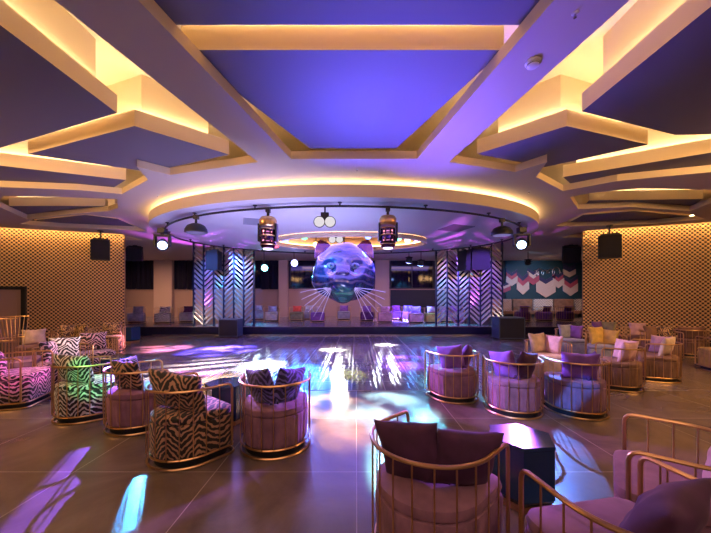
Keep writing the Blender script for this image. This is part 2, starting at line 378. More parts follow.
panels = [
    ('blue-lit trapezoid ceiling panel at the top centre, nearest the viewer', [P(158, 25), P(527, 25), PV(P(527, 25).x+.25, 0.9), PV(P(158, 25).x-.3, 0.9)]),
    ('wide violet-lit trapezoid ceiling panel between the two sloping ceiling beams', [P(181, 50), P(504, 50), P(396, 148.5), P(310, 148.5)]),
    ('large dark ceiling panel in the upper left corner', [P(0, 28)+PV(0, -2.0), P(117, 113), P(0, 148), PV(-8.6, 5.4), PV(-8.6, 1.0)]),
    ('large dark violet ceiling panel in the upper right corner', [P(711, 8)+PV(0, -2.0), P(582, 111.5), P(675, 135), PV(8.6, 5.2), PV(8.6, 1.0)]),
    ('diamond-shaped ceiling panel behind the upper left corner panel', [P(134.5, 126), P(229, 154.5), P(150, 172), P(28, 154)]),
    ('diamond-shaped violet ceiling panel behind the upper right corner panel', [P(566.6, 126), P(477, 154), P(545, 167), P(648, 144.6)]),
    ('long pointed ceiling panel at the left, second from the front', [P(126, 180), P(111, 189), P(0, 186), P(-50, 182), P(-50, 161), P(0, 165.5)]),
    ('long pointed ceiling panel at the right, second from the front', [P(563, 177), P(571, 184), P(711, 171), P(755, 166), P(755, 147), P(711, 152.5)]),
    ('flat grey ceiling panel above the left lattice wall, third from the front', [P(105, 206), P(108, 209.5), P(28, 216), P(9, 206)]),
    ('flat grey ceiling panel above the right lattice wall, third from the front', [P(589, 200.5), P(582, 208), P(687, 209), P(703, 199)]),
    ('farthest thin ceiling panel just above the left wall speaker', [P(118, 219), P(136, 227), P(60, 224), P(36, 220), P(85, 215)]),
    ('farthest thin ceiling panel just above the right wall speaker', [P(583, 215), P(568, 223), P(650, 221), P(690, 216), P(634, 211)]),
]
for lab, poly in panels:
    c = sum(poly, Vector((0, 0)))/len(poly)
    t = thing('ceiling_panel', lab, 'ceiling panel', (c.x, c.y, H+ZP), 0, 'floating ceiling panels')
    loc = [p-c for p in poly]
    small = lab.startswith('farthest') or lab.startswith('flat')
    th = 0.27
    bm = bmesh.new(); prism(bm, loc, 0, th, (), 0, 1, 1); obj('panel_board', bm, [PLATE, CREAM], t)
    ci = inset(loc, 0.14 if small else 0.2)
    bm = bmesh.new(); prism(bm, ci, th, ZR-ZP); obj('core_box', bm, CREAM, t)
    li, lo = inset(loc, 0.13 if small else 0.14), inset(loc, 0.11 if small else 0.095)
    bm = bmesh.new(); prism(bm, lo, th+0.004, th+0.02, [li]); obj('led_strip', bm, LED, t)
# the lit oval disc hung under the soffit
DX, DY, DA, DB, ZD = -0.37, 11.15, 6.36, 4.28, 2.20
def ell(a, b, n=96, z=None, cx=0, cy=0): 
    return [Vector((cx+a*math.cos(2*PI*i/n), cy+b*math.sin(2*PI*i/n))) if z is None else Vector((cx+a*math.cos(2*PI*i/n), cy+b*math.sin(2*PI*i/n), z)) for i in range(n)]
OX, OY, OA, OB = XD(350, 12)-DX, 12.05-DY, 2.9, 1.62
disc = thing('ceiling_disc', 'huge white oval disc hanging from the ceiling over the dance floor', 'ceiling disc', (DX, DY, H+ZD))
bm = bmesh.new()
prism(bm, ell(DA, DB), 0, 0.27, [ell(OA, OB, 64, None, OX, OY)], 0, 1, 1)
obj('disc_board', bm, [DISCW, CREAM], disc)
bm = bmesh.new(); prism(bm, ell(DA-0.55, DB-0.55), 0.272, 0.40, [ell(OA+.1, OB+.1, 64, None, OX, OY)]); obj('disc_mount', bm, CREAM, disc)
bm = bmesh.new(); prism(bm, ell(DA-0.16, DB-0.16), 0.274, 0.29, [ell(DA-0.22, DB-0.22)]); obj('led_strip', bm, LEDD, disc)
bm = bmesh.new(); prism(bm, ell(OA, OB, 64, None, OX, OY), -0.16, -0.004, [ell(OA-.1, OB-.1, 64, None, OX, OY)]); obj('oval_rim', bm, CREAM, disc)
bm = bmesh.new(); prism(bm, ell(OA-.02, OB-.02, 64, None, OX, OY), 0.0, 0.03, [ell(OA-.09, OB-.09, 64, None, OX, OY)]); obj('led_strip', bm, emis('warm_led_oval', (1.0, 0.50, 0.18), 12), disc)
# linear wall washers in the slot above the lattice walls
for a, b, n, lab in ((WL0, WL1, nl, 'warm linear light in the slot above the left lattice wall'), (WR0, WR1, nr, 'warm linear light in the slot above the right lattice wall')):
    a2, b2 = a+n*0.28, b+n*0.28; dd = b2-a2
    t = thing('wall_washer', lab, 'light', (a2.x, a2.y, H+ZS+0.30), math.atan2(dd.y, dd.x))
    bm = bmesh.new(); box(bm, (dd.length/2, 0, 0.03), (dd.length, 0.1, 0.05)); obj('housing', bm, BLACK, t)
    bm = bmesh.new(); box(bm, (dd.length/2, 0, -0.004), (dd.length, 0.08, 0.012)); obj('lamp_strip', bm, LEDW, t)
# ------------------------------------------------------------------ lighting rig on the disc
RZ_ = H+ZD-0.09                                # height of the rail
rail = thing('lighting_rail', 'oval black lighting rail running round the underside of the disc', 'rail', (DX, DY, RZ_))
RA, RB = DA*0.93, DB*0.91
bm = bmesh.new(); tube(bm, ell(RA, RB, 120, 0), 0.028, 8, True); obj('rail_tube', bm, BLACK, rail)
for i in range(18):
    a = 2*PI*(i+.5)/18
    bm = bmesh.new(); cyl(bm, (RA*math.cos(a), RB*math.sin(a), 0.02), (RA*math.cos(a), RB*math.sin(a), 0.089), 0.018); cyl(bm, (RA*math.cos(a), RB*math.sin(a), 0.07), (RA*math.cos(a), RB*math.sin(a), 0.089), 0.05)
    obj('rail_hanger', bm, BLACK, rail)
def on_rail(px):                                # near side of the rail under a photo column
    t = (px-HX)/FPX; best = None
    for i in range(2000):
        a = PI+PI*i/2000; x, y = DX+RA*math.cos(a), DY+RB*math.sin(a)
        e = abs(x/y-t)
        if best is None or e < best[0]: best = (e, x, y)
    return best[1], best[2]
def spot(parent, frm, to, color, energy, deg, blend=0.25, gobo=None, size=0.04):
    l = bpy.data.lights.new('spot_beam', 'SPOT'); l.color = color; l.energy = energy*K_SPOT
    l.spot_size = math.radians(deg); l.spot_blend = blend; l.shadow_soft_size = size
    o = bpy.data.objects.new('spot_beam', l); COL.objects.link(o)
    M = Matrix.Translation(frm) @ (Vector(to)-Vector(frm)).to_track_quat('-Z', 'Y').to_matrix().to_4x4()
    if parent is not None:
        bpy.context.view_layer.update(); o.parent = parent; o.matrix_parent_inverse = parent.matrix_world.inverted()
    o.matrix_world = M
    if gobo:
        l.use_nodes = True; nt = l.node_tree; em = nt.nodes['Emission']
        tc = nt.nodes.new('ShaderNodeTexCoord'); mp = nt.nodes.new('ShaderNodeMapping'); nt.links.new(tc.outputs['Normal'], mp.inputs[0])
        kind, sc, rot = gobo
        mp.inputs['Rotation'].default_value = (0, 0, rot)
        if kind == 'bars':
            wv = nt.nodes.new('ShaderNodeTexWave'); wv.inputs['Scale'].default_value = sc; wv.inputs['Distortion'].default_value = 2.5
            nt.links.new(mp.outputs[0], wv.inputs['Vector']); src = wv.outputs[1]; st = [(0.35, 0.0), (0.65, 1.0)]
        elif kind == 'slit':
            sx = nt.nodes.new('ShaderNodeSeparateXYZ'); nt.links.new(mp.outputs[0], sx.inputs[0])
            ab = nt.nodes.new('ShaderNodeMath'); ab.operation = 'ABSOLUTE'; nt.links.new(sx.outputs[0], ab.inputs[0]); src = ab.outputs[0]; st = [(sc, 1.0), (sc*1.15, 0.0)]
        else:
            nz = nt.nodes.new('ShaderNodeTexNoise'); nz.inputs['Scale'].default_value = sc; nz.inputs['Detail'].default_value = 2
            nt.links.new(mp.outputs[0], nz.inputs['Vector']); src = nz.outputs[0]; st = [(0.42, 0.03), (0.60, 1.0)]
        r = nt.nodes.new('ShaderNodeValToRGB'); r.color_ramp.elements[0].position = st[0][0]; r.color_ramp.elements[1].position = st[1][0]
        r.color_ramp.elements[0].color = (st[0][1],)*3+(1,); r.color_ramp.elements[1].color = (st[1][1],)*3+(1,)
        nt.links.new(src, r.inputs[0])
        nt.links.new(r.outputs[0], em.inputs['Strength'])
    return o
LENSC = {}
def lens_mat(color, s):
    key = (color, s)
    if key not in LENSC: LENSC[key] = emis('lamp_lens', color, s)
    return LENSC[key]
MIRR = mat('violet_coated_glass', (0.20, 0.10, 0.35), 0.08, 1.0)
def moving_barrel(px, label):
    x, y = on_rail(px)
    t = thing('moving_head', label, 'stage light', (x, y, RZ_), 0, 'barrel moving heads on the rail')
    bm = bmesh.new(); box(bm, (0, 0, -0.05), (0.10, 0.12, 0.10), bev=.01); cyl(bm, (0, 0, -0.1), (0, 0, -0.2), 0.03); obj('clamp', bm, BLACK, t)
    bm = bmesh.new(); loft(bm, [ell(r, r, 24, z) for r, z in ((0.06, -0.2), (0.16, -0.22), (0.20, -0.28), (0.20, -0.40), (0.17, -0.44))]); obj('base_drum', bm, GOLD, t, True)
    for s in (-1, 1):
        bm = bmesh.new(); box(bm, (s*0.20, 0, -0.58), (0.05, 0.16, 0.42), bev=.015); obj('yoke_arm', bm, BLACK, t)
    bm = bmesh.new(); loft(bm, [ell(r, r, 24, z) for r, z in ((0.10, -0.47), (0.165, -0.50), (0.172, -0.62), (0.16, -0.66), (0.175, -0.70), (0.18, -0.86), (0.14, -0.95))]); obj('lamp_barrel', bm, MIRR, t, True)
    for z in (-0.50, -0.66, -0.87):
        bm = bmesh.new(); tube(bm, ell(0.178, 0.178, 28, z), 0.012, 6, True); obj('barrel_ring', bm, GOLD, t, True)
    bm = bmesh.new(); loft(bm, [ell(r, r, 24, z) for r, z in ((0.12, -0.951), (0.11, -0.97), (0.04, -0.985))]); obj('lens', bm, lens_mat((0.9, 0.75, 1.0), 2.0), t, True)
    return t
mh1 = moving_barrel(268, 'gold and violet barrel moving head on the rail, left of the striped head')
mh2 = moving_barrel(388, 'gold and violet barrel moving head on the rail, right of the striped head')
def twin_flood(x, y, z, label, s=1.0):
    t = thing('twin_flood', label, 'stage light', (x, y, z), 0, 'twin round floodlights')
    bm = bmesh.new(); cyl(bm, (0, 0, 0), (0, 0, -0.26*s), 0.025*s); box(bm, (0, 0, -0.34*s), (0.26*s, 0.14*s, 0.26*s), bev=.02*s); obj('lamp_body', bm, BLACK, t)
    for q in (-1, 1):
        bm = bmesh.new(); ball(bm, (q*0.17*s, -0.08*s, -0.52*s), 0.165*s, (1, .8, 1)); b = obj('lamp_globe', bm, lens_mat((0.95, 0.88, 0.92), 0.75), t, True)
        b2 = bmesh.new(); tube(b2, [Vector((q*0.17*s+0.17*s*math.cos(a*PI/12), -0.08*s, -0.52*s+0.17*s*math.sin(a*PI/12))) for a in range(24)], 0.016*s, 6, True); obj('globe_rim', b2, BLACK, b)
x, y = on_rail(325)
twin_flood(x, y, RZ_, 'twin white round floodlight hanging from the near side of the rail', 0.72)
twin_flood(XD(336, 11.2), 11.2, H+ZD+0.25, 'smaller twin white floodlight hanging inside the oval opening', 0.75)
def par_bar(px, label, aimx):
    x, y = on_rail(px)
    t = thing('flood_lamp', label, 'stage light', (x, y, RZ_), 0, 'hooded floodlights on the rail')
    bm = bmesh.new(); cyl(bm, (0, 0, 0), (0, 0, -0.22), 0.03); box(bm, (0, 0, -0.03), (.12, .1, .1)); obj('clamp', bm, BLACK, t)
    bm = bmesh.new(); loft(bm, [[Vector((a*math.cos(2*PI*i/28), b*math.sin(2*PI*i/28), z)) for i in range(28)] for a, b, z in ((0.12, 0.1, -0.2), (0.22, 0.18, -0.25), (0.28, 0.22, -0.34), (0.29, 0.23, -0.42), (0.25, 0.2, -0.43))]); obj('hood', bm, BLACK, t, True)
    bm = bmesh.new(); loft(bm, [[Vector((a*math.cos(2*PI*i/28), b*math.sin(2*PI*i/28), z)) for i in range(28)] for a, b, z in ((0.24, 0.19, -0.431), (0.22, 0.17, -0.442))]); obj('diffuser', bm, lens_mat((0.5, 0.4, 1.0), 0.35), t)
par_bar(196, 'hooded black floodlight on the left part of the rail', 1)
par_bar(502, 'hooded black floodlight on the right part of the rail', -1)
BLUEL = (0.14, 0.22, 1.0)
def wash_head(x, y, aim, color, label, energy, deg):
    t = thing('wash_head', label, 'stage light', (x, y, RZ_))
    bm = bmesh.new(); box(bm, (0, 0, -0.08), (0.22, 0.2, 0.16), bev=.02); cyl(bm, (0, 0, -.16), (0, 0, -.22), .05); obj('base', bm, BLACK, t)
    for s in (-1, 1):
        bm = bmesh.new(); box(bm, (s*0.22, 0, -0.38), (0.05, 0.12, 0.36), bev=.015); obj('yoke_arm', bm, BLACK, t)
    bm = bmesh.new(); box(bm, (0, 0, -0.22), (0.48, 0.12, 0.05), bev=.015); obj('yoke_bridge', bm, BLACK, t)
    c = Vector((0, 0, -0.48)); dirv = (Vector(aim)-Vector((x, y, RZ_))-c).normalized()
    bm = bmesh.new(); cyl(bm, c-dirv*0.2, c+dirv*0.14, 0.12, 0.17, 24); obj('lamp_head', bm, BLACK, t, True)
    bm = bmesh.new(); cyl(bm, c+dirv*0.141, c+dirv*0.16, 0.125, 0.11, 24); obj('lens', bm, lens_mat((0.45, 0.62, 1.0) if color[2] > .8 else color, 10.0), t)
    f = Vector((x, y, RZ_))+c+dirv*0.2
    return t, f
wl, fl = wash_head(-5.85, 9.55, (-2.6, 4.2, 0.6), BLUEL, 'bright blue-white moving head at the left end of the rail', 900, 30)
wr, fr = wash_head(4.95, 9.45, (2.3, 4.2, 0.6), BLUEL, 'bright blue-white moving head at the right end of the rail', 900, 30)
bm = bmesh.new()
# beams of the two end heads
spot(wl, fl, G(102, 446).to_3d(), (0.22, 0.09, 1.0), 4500, 15, 0.3, ('slit', 0.034, 0.0))
spot(wl, fl, G(133, 508).to_3d(), (0.06, 0.42, 1.0), 2600, 8, 0.1, ('slit', 0.010, 0.0))
spot(wl, fl, G(285, 500).to_3d(), (0.55, 0.30, 1.0), 900, 10, 0.2, ('bars', 5.0, 0.6))
spot(wl, fl, Vector((XD(575, 4.6), 4.6, 0.45)), (0.10, 0.25, 1.0), 1500, 7, 0.1)
spot(wl, fl, Vector((XD(512, 4.5), 4.5, 0.4)), (0.55, 0.15, 1.0), 1700, 10, 0.3)
spot(wr, fr, G(575, 470).to_3d(), (0.10, 0.25, 1.0), 1700, 8, 0.1, ('slit', 0.03, 0.5))
spot(wr, fr, Vector((XD(440, 2.2), 2.1, 0.55)), (0.45, 0.12, 1.0), 500, 9, 0.4)
spot(wr, fr, Vector((XD(275, 3.7), 3.7, 0.6)), (0.35, 0.12, 1.0), 1500, 9, 0.4)
spot(wr, fr, G(40, 425).to_3d(), (0.5, 0.55, 0.7), 2200, 6, 0.3)
spot(wl, fl, Vector((-8.0, 13.0, 2.6)), (0.2, 0.1, 1.0), 300, 12, 0.5)
bm.free()
# small heads in the oval
SMALL = [(277, 13.3, (1.0, 0.06, 0.10), 'small red-lit spotlight at the left end of the oval opening'),
         (286, 12.0, (0.15, 0.2, 1.0), 'small blue-lit spotlight at the left inside the oval opening'),
         (305, 11.5, (0.10, 1.0, 0.25), 'small green-lit spotlight inside the oval, left of the twin floodlight'),
         (316, 13.2, (0.9, 0.5, 0.2), 'small amber spotlight at the back of the oval, behind left ear'),
         (368, 11.4, (0.15, 0.25, 1.0), 'small blue spotlight inside the oval, beside the right ear'),
         (398, 11.7, (0.15, 1.0, 0.6), 'small green-lit spotlight inside the oval, right of the barrel head'),
         (407, 12.2, (0.8, 0.6, 0.3), 'small amber spotlight inside the oval, near its right end'),
         (416, 12.8, (0.7, 0.4, 1.0), 'small violet spotlight at the right end of the oval opening')]
ovl = []
for px, d_, c, lab in SMALL:
    x = XD(px, d_); z = H+ZD+0.27
    t = thing('small_spotlight', lab, 'stage light', (x, d_, z), 0, 'small spotlights inside the oval')
    bm = bmesh.new(); cyl(bm, (0, 0, 0.12), (0, 0, -0.08), 0.02); box(bm, (0, 0, -.1), (.2, .06, .04)); obj('bracket', bm, BLACK, t)
    bm = bmesh.new(); cyl(bm, (0, .12, -0.18), (0, -.12, -0.26), 0.09, 0.13, 16); obj('lamp_can', bm, BLACK, t, True)
    bm = bmesh.new(); cyl(bm, (0, -.122, -0.261), (0, -.135, -0.265), 0.12, 0.11, 16); obj('lens', bm, lens_mat(c, 6.0), t)
    ovl.append((t, Vector((x, d_-.25, z-.32))))
bm = bmesh.new(); tube(bm, [Vector((-2.2+OX, -0.2, 0)), Vector((OX, -1.15, 0)), Vector((2.2+OX, -.2, 0))], 0.03, 8); 
tag(obj('spotlight_bar', bm, BLACK, loc=(DX, DY+0.95, H+ZD+0.33)), 'bent black bar carrying the small spotlights in the oval', 'bar')
# dance-floor patterns thrown by the oval and the barrel heads
def bl(t): return Vector((t.location.x, t.location.y, t.location.z-1.0))
DF = [(ovl[1], (262, 366), (0.75, 0.92, 1.0), 2000, 15, ('bars', 16, 0.4)), (ovl[2], (332, 350), (1.0, 0.97, 0.80), 1300, 14, ('bars', 16, -0.3)),
      (ovl[4], (386, 345), (0.90, 0.92, 1.0), 1700, 13, ('bars', 18, 0.2)), (ovl[5], (452, 350), (0.05, 0.40, 1.0), 1700, 17, ('noise', 9, 0)),
      (ovl[2], (345, 374), (0.75, 0.95, 0.10), 420, 10, ('bars', 20, 0.8)), (ovl[1], (300, 376), (0.03, 0.22, 1.0), 2400, 20, ('noise', 8, 0)),
      (ovl[0], (190, 372), (0.95, 0.85, 0.8), 1100, 22, ('bars', 5, 1.2)), (ovl[0], (150, 350), (1.0, 0.35, 0.75), 1100, 22, ('noise', 9, 0)),
      (ovl[1], (225, 350), (0.12, 0.08, 1.0), 3600, 30, ('noise', 5, 0)), (ovl[6], (405, 362), (0.30, 0.08, 1.0), 1000, 20, ('noise', 6, 0)),
      (ovl[7], (440, 395), (0.05, 0.65, 1.0), 1200, 18, ('noise', 8, 0)), (ovl[2], (205, 385), (1.0, 0.60, 0.10), 700, 14, ('bars', 11, 0.9)),
      (ovl[4], (345, 338), (0.10, 0.15, 1.0), 900, 20, ('noise', 6, 0)), (ovl[5], (300, 340), (0.2, 0.1, 1.0), 900, 20, ('noise', 6, 0))]
for (t, f), (px, py), c, e, dg, gb in DF: spot(t, f, G(px, py).to_3d(), c, e*7, dg, 0.95, gb)
for t, (px, py), c, e, dg, gb in ((mh1, (330, 412), (1.0, 0.58, 0.30), 1300, 22, ('noise', 6, 0)), (mh2, (385, 410), (0.35, 0.75, 1.0), 750, 26, ('noise', 6, 1)),
                                  (mh1, (300, 425), (0.8, 0.8, 1.0), 800, 16, ('noise', 5, 2)), (mh1, (195, 375), (0.9, 0.3, 0.9), 600, 22, ('noise', 6, 3)), (mh2, (415, 455), (0.3, 0.9, 0.8), 160, 14, ('noise', 5, 0))):
    spot(t, bl(t), G(px, py).to_3d(), c, e*2.2, dg, 0.5, gb)
spot(mh1, bl(mh1), Vector((XD(82, 4.6), 4.6, 0.5)), (0.15, 1.0, 0.35), 520, 5, 0.3)
spot(mh1, bl(mh1), G(236, 425).to_3d(), (0.05, 1.0, 0.05), 900, 5, 0.3)
spot(mh2, bl(mh2), Vector((XD(25, 5.1), 5.1, 0.6)), (1.0, 0.2, 0.75), 700, 6, 0.4)
spot(mh2, bl(mh2), Vector((XD(75, 6.2), 6.2, 0.7)), (1.0, 0.7, 0.8), 800, 6, 0.4)
spot(mh1, bl(mh1), Vector((XD(600, 6.2), 6.2, 0.7)), (0.8, 0.55, 1.0), 600, 10, 0.4)
spot(mh1, bl(mh1), Vector((XD(640, 2.0), 1.9, 0.5)), (0.75, 0.30, 1.0), 220, 16, 0.4)
# ------------------------------------------------------------------ striped cat head hung under the oval
HEADM = mat('dark_glossy_lacquer', (0.015, 0.03, 0.08), 0.10, 0.0, Coat_Weight=1.0)
def headmat():
    m = HEADM; tc = N(m, 'ShaderNodeTexCoord'); wv = N(m, 'ShaderNodeTexWave'); wv.bands_direction = 'Z'
    wv.inputs['Scale'].default_value = 1.0; wv.inputs['Distortion'].default_value = 4.5; wv.inputs['Detail'].default_value = 1; wv.inputs['Detail Scale'].default_value = 1.2
    L(m, tc.outputs['Object'], wv.inputs['Vector'])
    r = ramp(m, wv.outputs[1], [(0.78, (0.012, 0.025, 0.075)), (0.90, (0.075, 0.07, 0.13))]); L(m, r.outputs[0], bsdf(m).inputs['Base Color'])
headmat()
hx = XD(344, 12.0)
cat = thing('tiger_head', 'giant glossy striped tiger head sculpture hanging over the dance floor', 'sculpture', (hx, 12.0, 2.66))
bm = bmesh.new(); bmesh.ops.create_icosphere(bm, subdivisions=5, radius=1.0)
def gs(n, c, wd): c = Vector(c).normalized(); return math.exp(-((n-c).length_squared)/(wd*wd))
for v in bm.verts:
    n = v.co.normalized(); r = 1.0
    r += 0.30*gs(n, (0.2, -1, -0.42), 0.33)+0.30*gs(n, (-0.2, -1, -0.42), 0.33)+0.20*gs(n, (0, -1, -0.12), 0.26)
    r += 0.26*gs(n, (0, -0.75, -0.9), 0.30)+0.12*gs(n, (0.9, -0.3, -0.45), 0.35)+0.12*gs(n, (-0.9, -0.3, -0.45), 0.35)
    r += 0.10*gs(n, (0.38, -0.85, 0.42), 0.22)+0.10*gs(n, (-0.38, -0.85, 0.42), 0.22)-0.12*gs(n, (0.40, -0.9, 0.14), 0.17)-0.12*gs(n, (-0.40, -0.9, 0.14), 0.17)
    r -= 0.10*gs(n, (0, -0.9, -0.72), 0.12)
    r += 0.02*math.sin(9*n.x)*math.sin(8*n.z)
    v.co = Vector((n.x*1.16, n.y*1.0, n.z*1.12))*r
obj('head', bm, HEADM, cat, True)
EARM = mat('maroon_lacquer', (0.10, 0.02, 0.05), 0.2, 0.3, Coat_Weight=0.6)
for s in (-1, 1):
    bm = bmesh.new(); rings = []
    for i in range(7):
        t_ = i/6; wx = 0.42*(1-t_)**0.6+0.03; wy = 0.20*(1-t_)**0.8+0.02
        c = Vector((s*(0.70+0.20*t_), 0.05-0.05*t_, 0.66+0.60*t_))
        rings.append([c+Vector((wx*math.cos(2*PI*k/16), wy*math.sin(2*PI*k/16), -s*0.25*wx*math.cos(2*PI*k/16))) for k in range(16)])
    loft(bm, rings); e = obj('ear', bm, EARM, cat, True)
    bm = bmesh.new(); ball(bm, (s*0.42, -1.0, 0.16), 0.13, (1.2, .7, .9)); ey = obj('eye', bm, mat('dark_eye_glass', (0.05, 0.10, 0.16), 0.08, Coat_Weight=1.0), cat, True)
    bm = bmesh.new(); ball(bm, (s*0.42, -1.085, 0.16), 0.05, (.7, .5, 1.3)); obj('pupil', bm, BLACK, ey, True)
    bm = bmesh.new()
    for i in range(6):
        a = math.radians(-66+i*13); r0 = Vector((s*0.34, -1.2, -0.55-0.012*i))
        p = [r0+Vector((s*math.cos(a)*l*1.0, 0.25*l, math.sin(a)*l*1.0-0.10*l*l)) for l in (0, .3, .6, .9, 1.15)]
        tube(bm, p, 0.010, 5)
    obj('whiskers', bm, mat('white_whisker', (0.75, 0.75, 0.8), 0.4), cat)
bm = bmesh.new(); ball(bm, (0, -1.30, -0.12), 0.2, (1.25, .7, .75)); obj('nose', bm, mat('blue_black_nose', (0.02, 0.02, 0.10), 0.1, Coat_Weight=1.0), cat, True)
bm = bmesh.new(); cyl(bm, (0, 0.1, 1.0), (0, 0.1, H+ZR-2.66), 0.03); obj('hanging_rod', bm, BLACK, cat)
def low_lamp(px, d_, z, aim, color, energy, deg, label, glow, up=False):
    x = XD(px, d_)
    t = thing('far_lamp', label, 'stage light', (x, d_, z))
    bm = bmesh.new(); cyl(bm, (0, 0, H+ZS-z-.002), (0, 0, -0.2), 0.02); box(bm, (0, 0, -.22), (.34, .14, .05)); obj('bracket', bm, BLACK, t)
    dv = (Vector(aim)-Vector((x, d_, z-.32))).normalized(); c = Vector((0, 0, -.34))
    bm = bmesh.new(); cyl(bm, c-dv*.14, c+dv*.1, .13, .17, 20); obj('lamp_can', bm, BLACK, t, True)
    bm = bmesh.new(); cyl(bm, c+dv*.101, c+dv*.12, .16, .15, 20); obj('lens', bm, lens_mat(glow, 16), t)
    spot(t, Vector((x, d_, z))+c+dv*.16, aim, color, energy, deg, .5)
    return t
low_lamp(264, 15.8, H+1.84, (hx-1.0, 11.2, 3.0), (0.05, 0.75, 1.0), 300, 26, 'cyan-lit lamp behind the stage, right of the left chevron screen', (0.2, 0.9, 1.0))
low_lamp(294, 15.7, H+2.08, (hx-.5, 10.9, 2.6), (0.08, 0.2, 1.0), 300, 30, 'blue-lit lamp hanging left of the striped head', (0.4, 0.4, 1.0))
low_lamp(409, 15.8, H+2.24, (2.5, 18.0, 0.4), (0.3, 0.15, 1.0), 800, 50, 'small blue lamp hanging right of the striped head, nearer to it', (0.3, 0.35, 1.0))
low_lamp(421, 15.7, H+2.08, (3.2, 17.5, 0.4), (0.1, 0.2, 1.0), 800, 50, 'blue-lit lamp hanging between the striped head and right chevron screen', (0.25, 0.4, 1.0))
low_lamp(528, 17.6, H+2.35, (11.5, 21.8, 2.2), (0.1, 0.4, 1.0), 90, 60, 'small blue lamp in front of the mural', (0.3, 0.6, 1.0))
for px, d_, z, (ax, ay), c, e, dg in ((264, 15.6, 3.15, (262, 362), (0.62, 0.90, 1.0), 1500, 22), (338, 16.6, 2.5, (334, 356), (1.0, 0.96, 0.85), 520, 20), (386, 16.8, 2.8, (386, 350), (0.85, 0.88, 1.0), 700, 18),
                                  (294, 15.5, 3.3, (302, 362), (0.05, 0.16, 1.0), 3600, 24), (421, 15.5, 3.3, (440, 355), (0.06, 0.28, 1.0), 2600, 24), (234, 15.2, 3.3, (215, 355), (0.16, 0.08, 1.0), 2600, 24)):
    spot(None, Vector((XD(px, d_), d_, z)), G(ax, ay).to_3d(), c, e, dg, 1.0, ('bars', 7, 0.0), 0.07)  # beams added for the floor streaks, without fixtures of their own
spot(None, (11.5, 18.2, 4.1), (12.5, 22, 2.4), (1.0, 0.72, 0.58), 45, 75, 0.8)  # added warm beam to lift the mural plaques, no fixture
spot(None, Vector((-2.6, -0.6, 4.0)), (XD(570, 4.4), 4.4, 0.36), (0.05, 0.25, 1.0), 900, 5, 0.1, ('slit', 0.013, 0.6))
spot(None, Vector((-1.6, -0.6, 4.1)), (XD(92, 4.4), 4.4, 0.62), (0.10, 1.0, 0.30), 330, 6, 0.5)
spot(None, Vector((-2.0, -0.6, 4.1)), (XD(20, 5.0), 5.0, 0.6), (1.0, 0.12, 0.6), 260, 7, 0.5)
spot(None, Vector((-2.2, -0.6, 4.0)), (XD(505, 4.4), 4.4, 0.25), (0.35, 0.40, 1.0), 420, 8, 0.4)
spot(ovl[0][0], Vector((hx-2.2, 8.6, 3.2)), (hx-0.5, 11.3, 2.9), (0.03, 0.36, 1.0), 300, 26, 0.5)  # added beams to colour the head, starting apart from the parent lamps
spot(ovl[4][0], Vector((hx+2.2, 8.6, 3.2)), (hx+0.8, 11.3, 2.9), (0.55, 0.25, 1.0), 170, 20, 0.5)
spot(ovl[2][0], Vector((hx, 8.2, 0.8)), (hx, 11.0, 1.9), (0.02, 1.0, 0.30), 130, 16, 0.5)
spot(ovl[6][0], Vector((hx+2.6, 9.0, 1.4)), (hx+.9, 11.3, 3.5), (1.0, 0.10, 0.25), 120, 16, 0.5)
# ------------------------------------------------------------------ chevron screens
BRASS = mat('polished_steel_slat', (0.30, 0.29, 0.31), 0.30, 0.5)
POST = mat('dark_blue_post', (0.02, 0.03, 0.07), 0.3, 0.7)
def chevron_screen(x0, x1, y, label, seedflip):
    z0, z1 = 0.41, H+ZS-0.005; n = 6; pw = (x1-x0)/n
    t = thing('chevron_screen', label, 'screen', ((x0+x1)/2, y, z0), 0, 'chevron metal screens at the stage front'); cx = (x0+x1)/2
    for i in range(n+1):
        bm = bmesh.new(); box(bm, (x0+i*pw-cx, 0, (z1-z0)/2), (0.07, 0.12, z1-z0)); obj('post', bm, POST, t)
    for i in range(n):
        bm = bmesh.new(); s = 1 if (i+seedflip) % 2 else -1; a = x0+i*pw+0.035-cx; b = a+pw-0.07; r = (b-a)*0.95; k = 0
        z = 0.02
        while z+r+0.11 < z1-z0:
            za, zb = (z, z+r) if s > 0 else (z+r, z)
            v = [bm.verts.new(p) for p in ((a, -.04, za), (b, -.04, zb), (b, -.04, zb+.105), (a, -.04, za+.105), (a, .04, za), (b, .04, zb), (b, .04, zb+.105), (a, .04, za+.105))]
            for f in ((0, 1, 2, 3), (7, 6, 5, 4), (0, 4, 5, 1), (1, 5, 6, 2), (2, 6, 7, 3), (3, 7, 4, 0)): bm.faces.new([v[q] for q in f])
            z += 0.235
        obj('chevron_slats', bm, BRASS, t)
    return t
sl = chevron_screen(XD(194, 14.75), XD(254, 14.75), 14.75, 'chevron-patterned metal screen left of the stage', 0)
sr = chevron_screen(XD(436, 14.75), XD(502, 14.75), 14.75, 'chevron-patterned metal screen right of the stage', 1)
spot(sl, (XD(224, 14.75)-.6, 11.6, 3.7), (XD(224, 14.75), 14.75, 2.2), (0.08, 0.22, 1.0), 260, 60, 0.6)  # beams without fixtures, added to colour the chevron screens
spot(sl, (XD(205, 14.75), 16.2, 0.7), (XD(212, 14.75), 14.6, 3.2), (0.6, 0.1, 1.0), 320, 70, 0.6)
spot(sl, (XD(236, 14.75), 16.2, 3.8), (XD(236, 14.75), 14.6, 1.2), (0.05, 0.5, 1.0), 420, 70, 0.6)
spot(sl, (XD(236, 14.75)+.8, 12.0, 3.6), (XD(238, 14.75), 14.75, 1.9), (0.02, 0.55, 1.0), 130, 26, 0.6)
